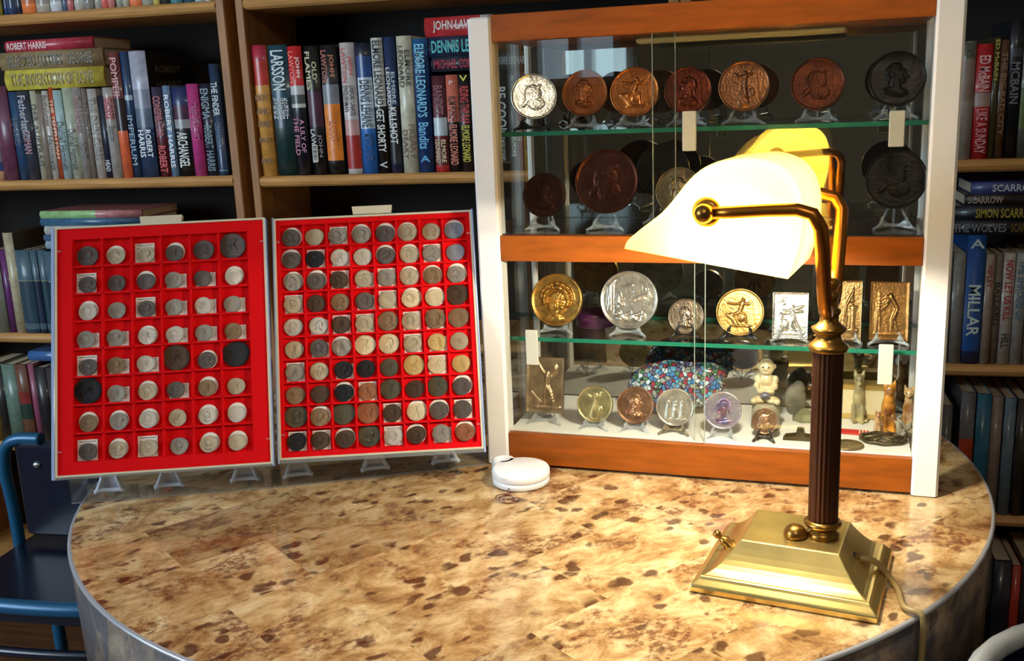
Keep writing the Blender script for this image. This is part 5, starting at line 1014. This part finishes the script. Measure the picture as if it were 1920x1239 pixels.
# ------------------------------------------------------------------ white case and ring
P = onz((966, 908)); q = MB(); R = .0385
def heart(r, z):
    o_ = []
    for i in range(64):
        a_ = 2 * math.pi * i / 64; x, y = r * math.cos(a_), r * math.sin(a_)
        o_.append((x, y, z))
    return o_
q.lathe([(R - .003, .0003), (R - .0005, .002), (R - .0005, .009), (R - .0012, .0095), (R - .0005, .010), (R, .0105), (R, .0185), (R - .0015, .021), (R - .004, .022), (0, .022)], 64, Matrix.Translation((.006, 0, 0)))
q.lathe([(.015, .0003), (.0162, .002), (.0162, .0185), (.015, .021), (.0135, .022), (.0095, .022), (.0085, .0205), (.0085, .0105), (0, .0105)], 32, Matrix.Translation((-.024, .026, 0)))
o = q.build('pocket_case', mat('white_plastic', S(232, 234, 238), .3)); o.matrix_world = Matrix.Translation((P.x, P.y + .010, TZ)); tag(o, 'round white plastic case with a small looped lobe beside the cabinet\'s left post', 'case')
MB().ball((-.008, -.0365, .019), (.003, .0025, .003), n=10).build('latch', mat('white_plastic', S(232, 234, 238)), o)
P = onz((952, 941)); q = MB()
for k, (dx, dz, tl_) in enumerate(((0, 0, .15), (.005, .0008, -.25), (-.004, .001, .3))):
    R_ = Matrix.Translation((dx, dz, .0032)) @ Matrix.Rotation(tl_, 4, 'X') @ Matrix.Rotation(tl_ * .6, 4, 'Y')
    q.tube([(.0115 * math.cos(t), .008 * math.sin(t), 0) for t in [2 * math.pi * i / 32 for i in range(33)]], .0007, 6, R_)
for k in range(5): q.ball((-.004 + .002 * k, .004, .008 + .0015 * (k % 2)), .0016, n=8)
q.tube([(-.004, .0045, .0085), (0, .010, .014), (.004, .0045, .0085)], .0008, 6)
o = q.build('ring', metal('rose_silver', (206, 160, 140), .25, mt=1)); mn = min(v[2] for v in q.v); o.matrix_world = Matrix.Translation((P.x, P.y, TZ - mn + .0002)); tag(o, 'small metal jewellery ring lying in front of the white case', 'ring')
# ------------------------------------------------------------------ chairs
m_navy = mat('navy_moulding', S(5, 16, 36), .3, coat=.1); m_teal = mat('teal_blue_tube', S(20, 84, 122), .35, metal=.2); m_scr = mat('screw_metal', S(170, 180, 180), .3, .9)
def bez(pts, n=6):
    pts = [Vector(p) for p in pts]; o_ = []
    for i in range(len(pts) - 1):
        p0, p1, p2, p3 = pts[max(i - 1, 0)], pts[i], pts[i + 1], pts[min(i + 2, len(pts) - 1)]
        for k in range(n):
            t = k / n; o_.append(.5 * (2 * p1 + (p2 - p0) * t + (2 * p0 - 5 * p1 + 4 * p2 - p3) * t * t + (3 * p1 - p0 - 3 * p2 + p3) * t ** 3))
    return o_ + [pts[-1]]
# left chair: stands behind and left of the table; local x right, y back
CL = Matrix.Translation((-1.115, 1.215, 0)) @ Matrix.Rotation(math.radians(3), 4, 'Z')
ch = empty('chair', CL, 'dark blue chair with teal tubing at the left of the round table', 'chair')
MB().box(-.2, .205, .01, .33, .455, .485, None, 0, .012).build('seat', m_navy, ch)
q = MB(); q.box(-.175, .2, .235, .262, .50, TZ - .068, None, 0, .012); q.build('backrest', m_navy, ch)
MB().tube(bez([(-.195, .245, .46), (-.20, .25, .55), (-.205, .25, .62), (-.196, .25, .665), (-.17, .25, TZ - .066), (-.12, .25, TZ - .064)]), .011, 12).build('back_tube', m_teal, ch)
MB().tube(bez([(.212, .245, .46), (.215, .25, .56), (.21, .25, .65), (.19, .25, TZ - .066), (.14, .25, TZ - .064)]), .011, 12).build('back_tube', m_teal, ch)
MB().tube(bez([(-.25, .05, .492), (-.12, .008, .495), (.1, .004, .495), (.24, .05, .492)]), .0125, 14).build('seat_edge', m_teal, ch)
MB().tube(bez([(-.25, .03, .42), (-.12, -.01, .425), (.1, -.012, .425), (.24, .03, .42)]), .008, 12).build('lower_rail', m_navy, ch)
for x, y in ((-.125, .2335), (.14, .2335)): MB().ball((x, y, .642), (.008, .004, .006), n=12).build('screw', m_scr, ch)
for sx in (-1, 1):
    for sy in (.03, .3): MB().tube([(sx * .185, sy, .46), (sx * .2, sy + (.02 if sy > .1 else -.02), .003)], .012, 12).build('leg', m_teal, ch)
# right front chair: only the curved top of its pale rimmed back is in view
CR = Matrix.Translation((.365, .835, 0)) @ Matrix.Rotation(math.radians(0), 4, 'Z')
ch = empty('chair', CR, 'chair with a curved pale grey rim at the lower right corner', 'chair')
m_rim = mat('pale_grey_rim', S(168, 174, 180), .35); zc = TZ - .032
rim = [(.178 * math.cos(math.radians(a)), .178 * math.sin(math.radians(a)), 0) for a in range(0, 241, 10)]
q = MB(); q.tube([(x, y, zc) for x, y, z in rim], .0105, 14); q.build('back_rim', m_rim, ch)
q = MB(); n_ = len(rim); V = [(x * .99, y * .99, zc - .004) for x, y, z in rim] + [(x * .92, y * .92, .44) for x, y, z in rim] + [(x * .90, y * .90, .44) for x, y, z in rim] + [(x * .96, y * .96, zc - .004) for x, y, z in rim]
q.add(V, [[k * n_ + i, k * n_ + i + 1, (k + 1) * n_ + i + 1, (k + 1) * n_ + i] for k in range(3) for i in range(n_ - 1)], None, 0, True); q.build('shell', m_navy, ch)
q = MB(); q.lathe([(0, .40), (.15, .405), (.165, .42), (.15, .44), (0, .445)], 40); q.build('seat', m_navy, ch)
for a in (45, 135, 225, 315): MB().tube([(.11 * math.cos(math.radians(a)), .11 * math.sin(math.radians(a)), .41), (.15 * math.cos(math.radians(a)), .15 * math.sin(math.radians(a)), .003)], .012, 10).build('leg', m_rim, ch)
for o in bpy.data.objects:
    if 'label' in o and len(o['label'].split()) > 16: print('LONG', o.name, o['label'])
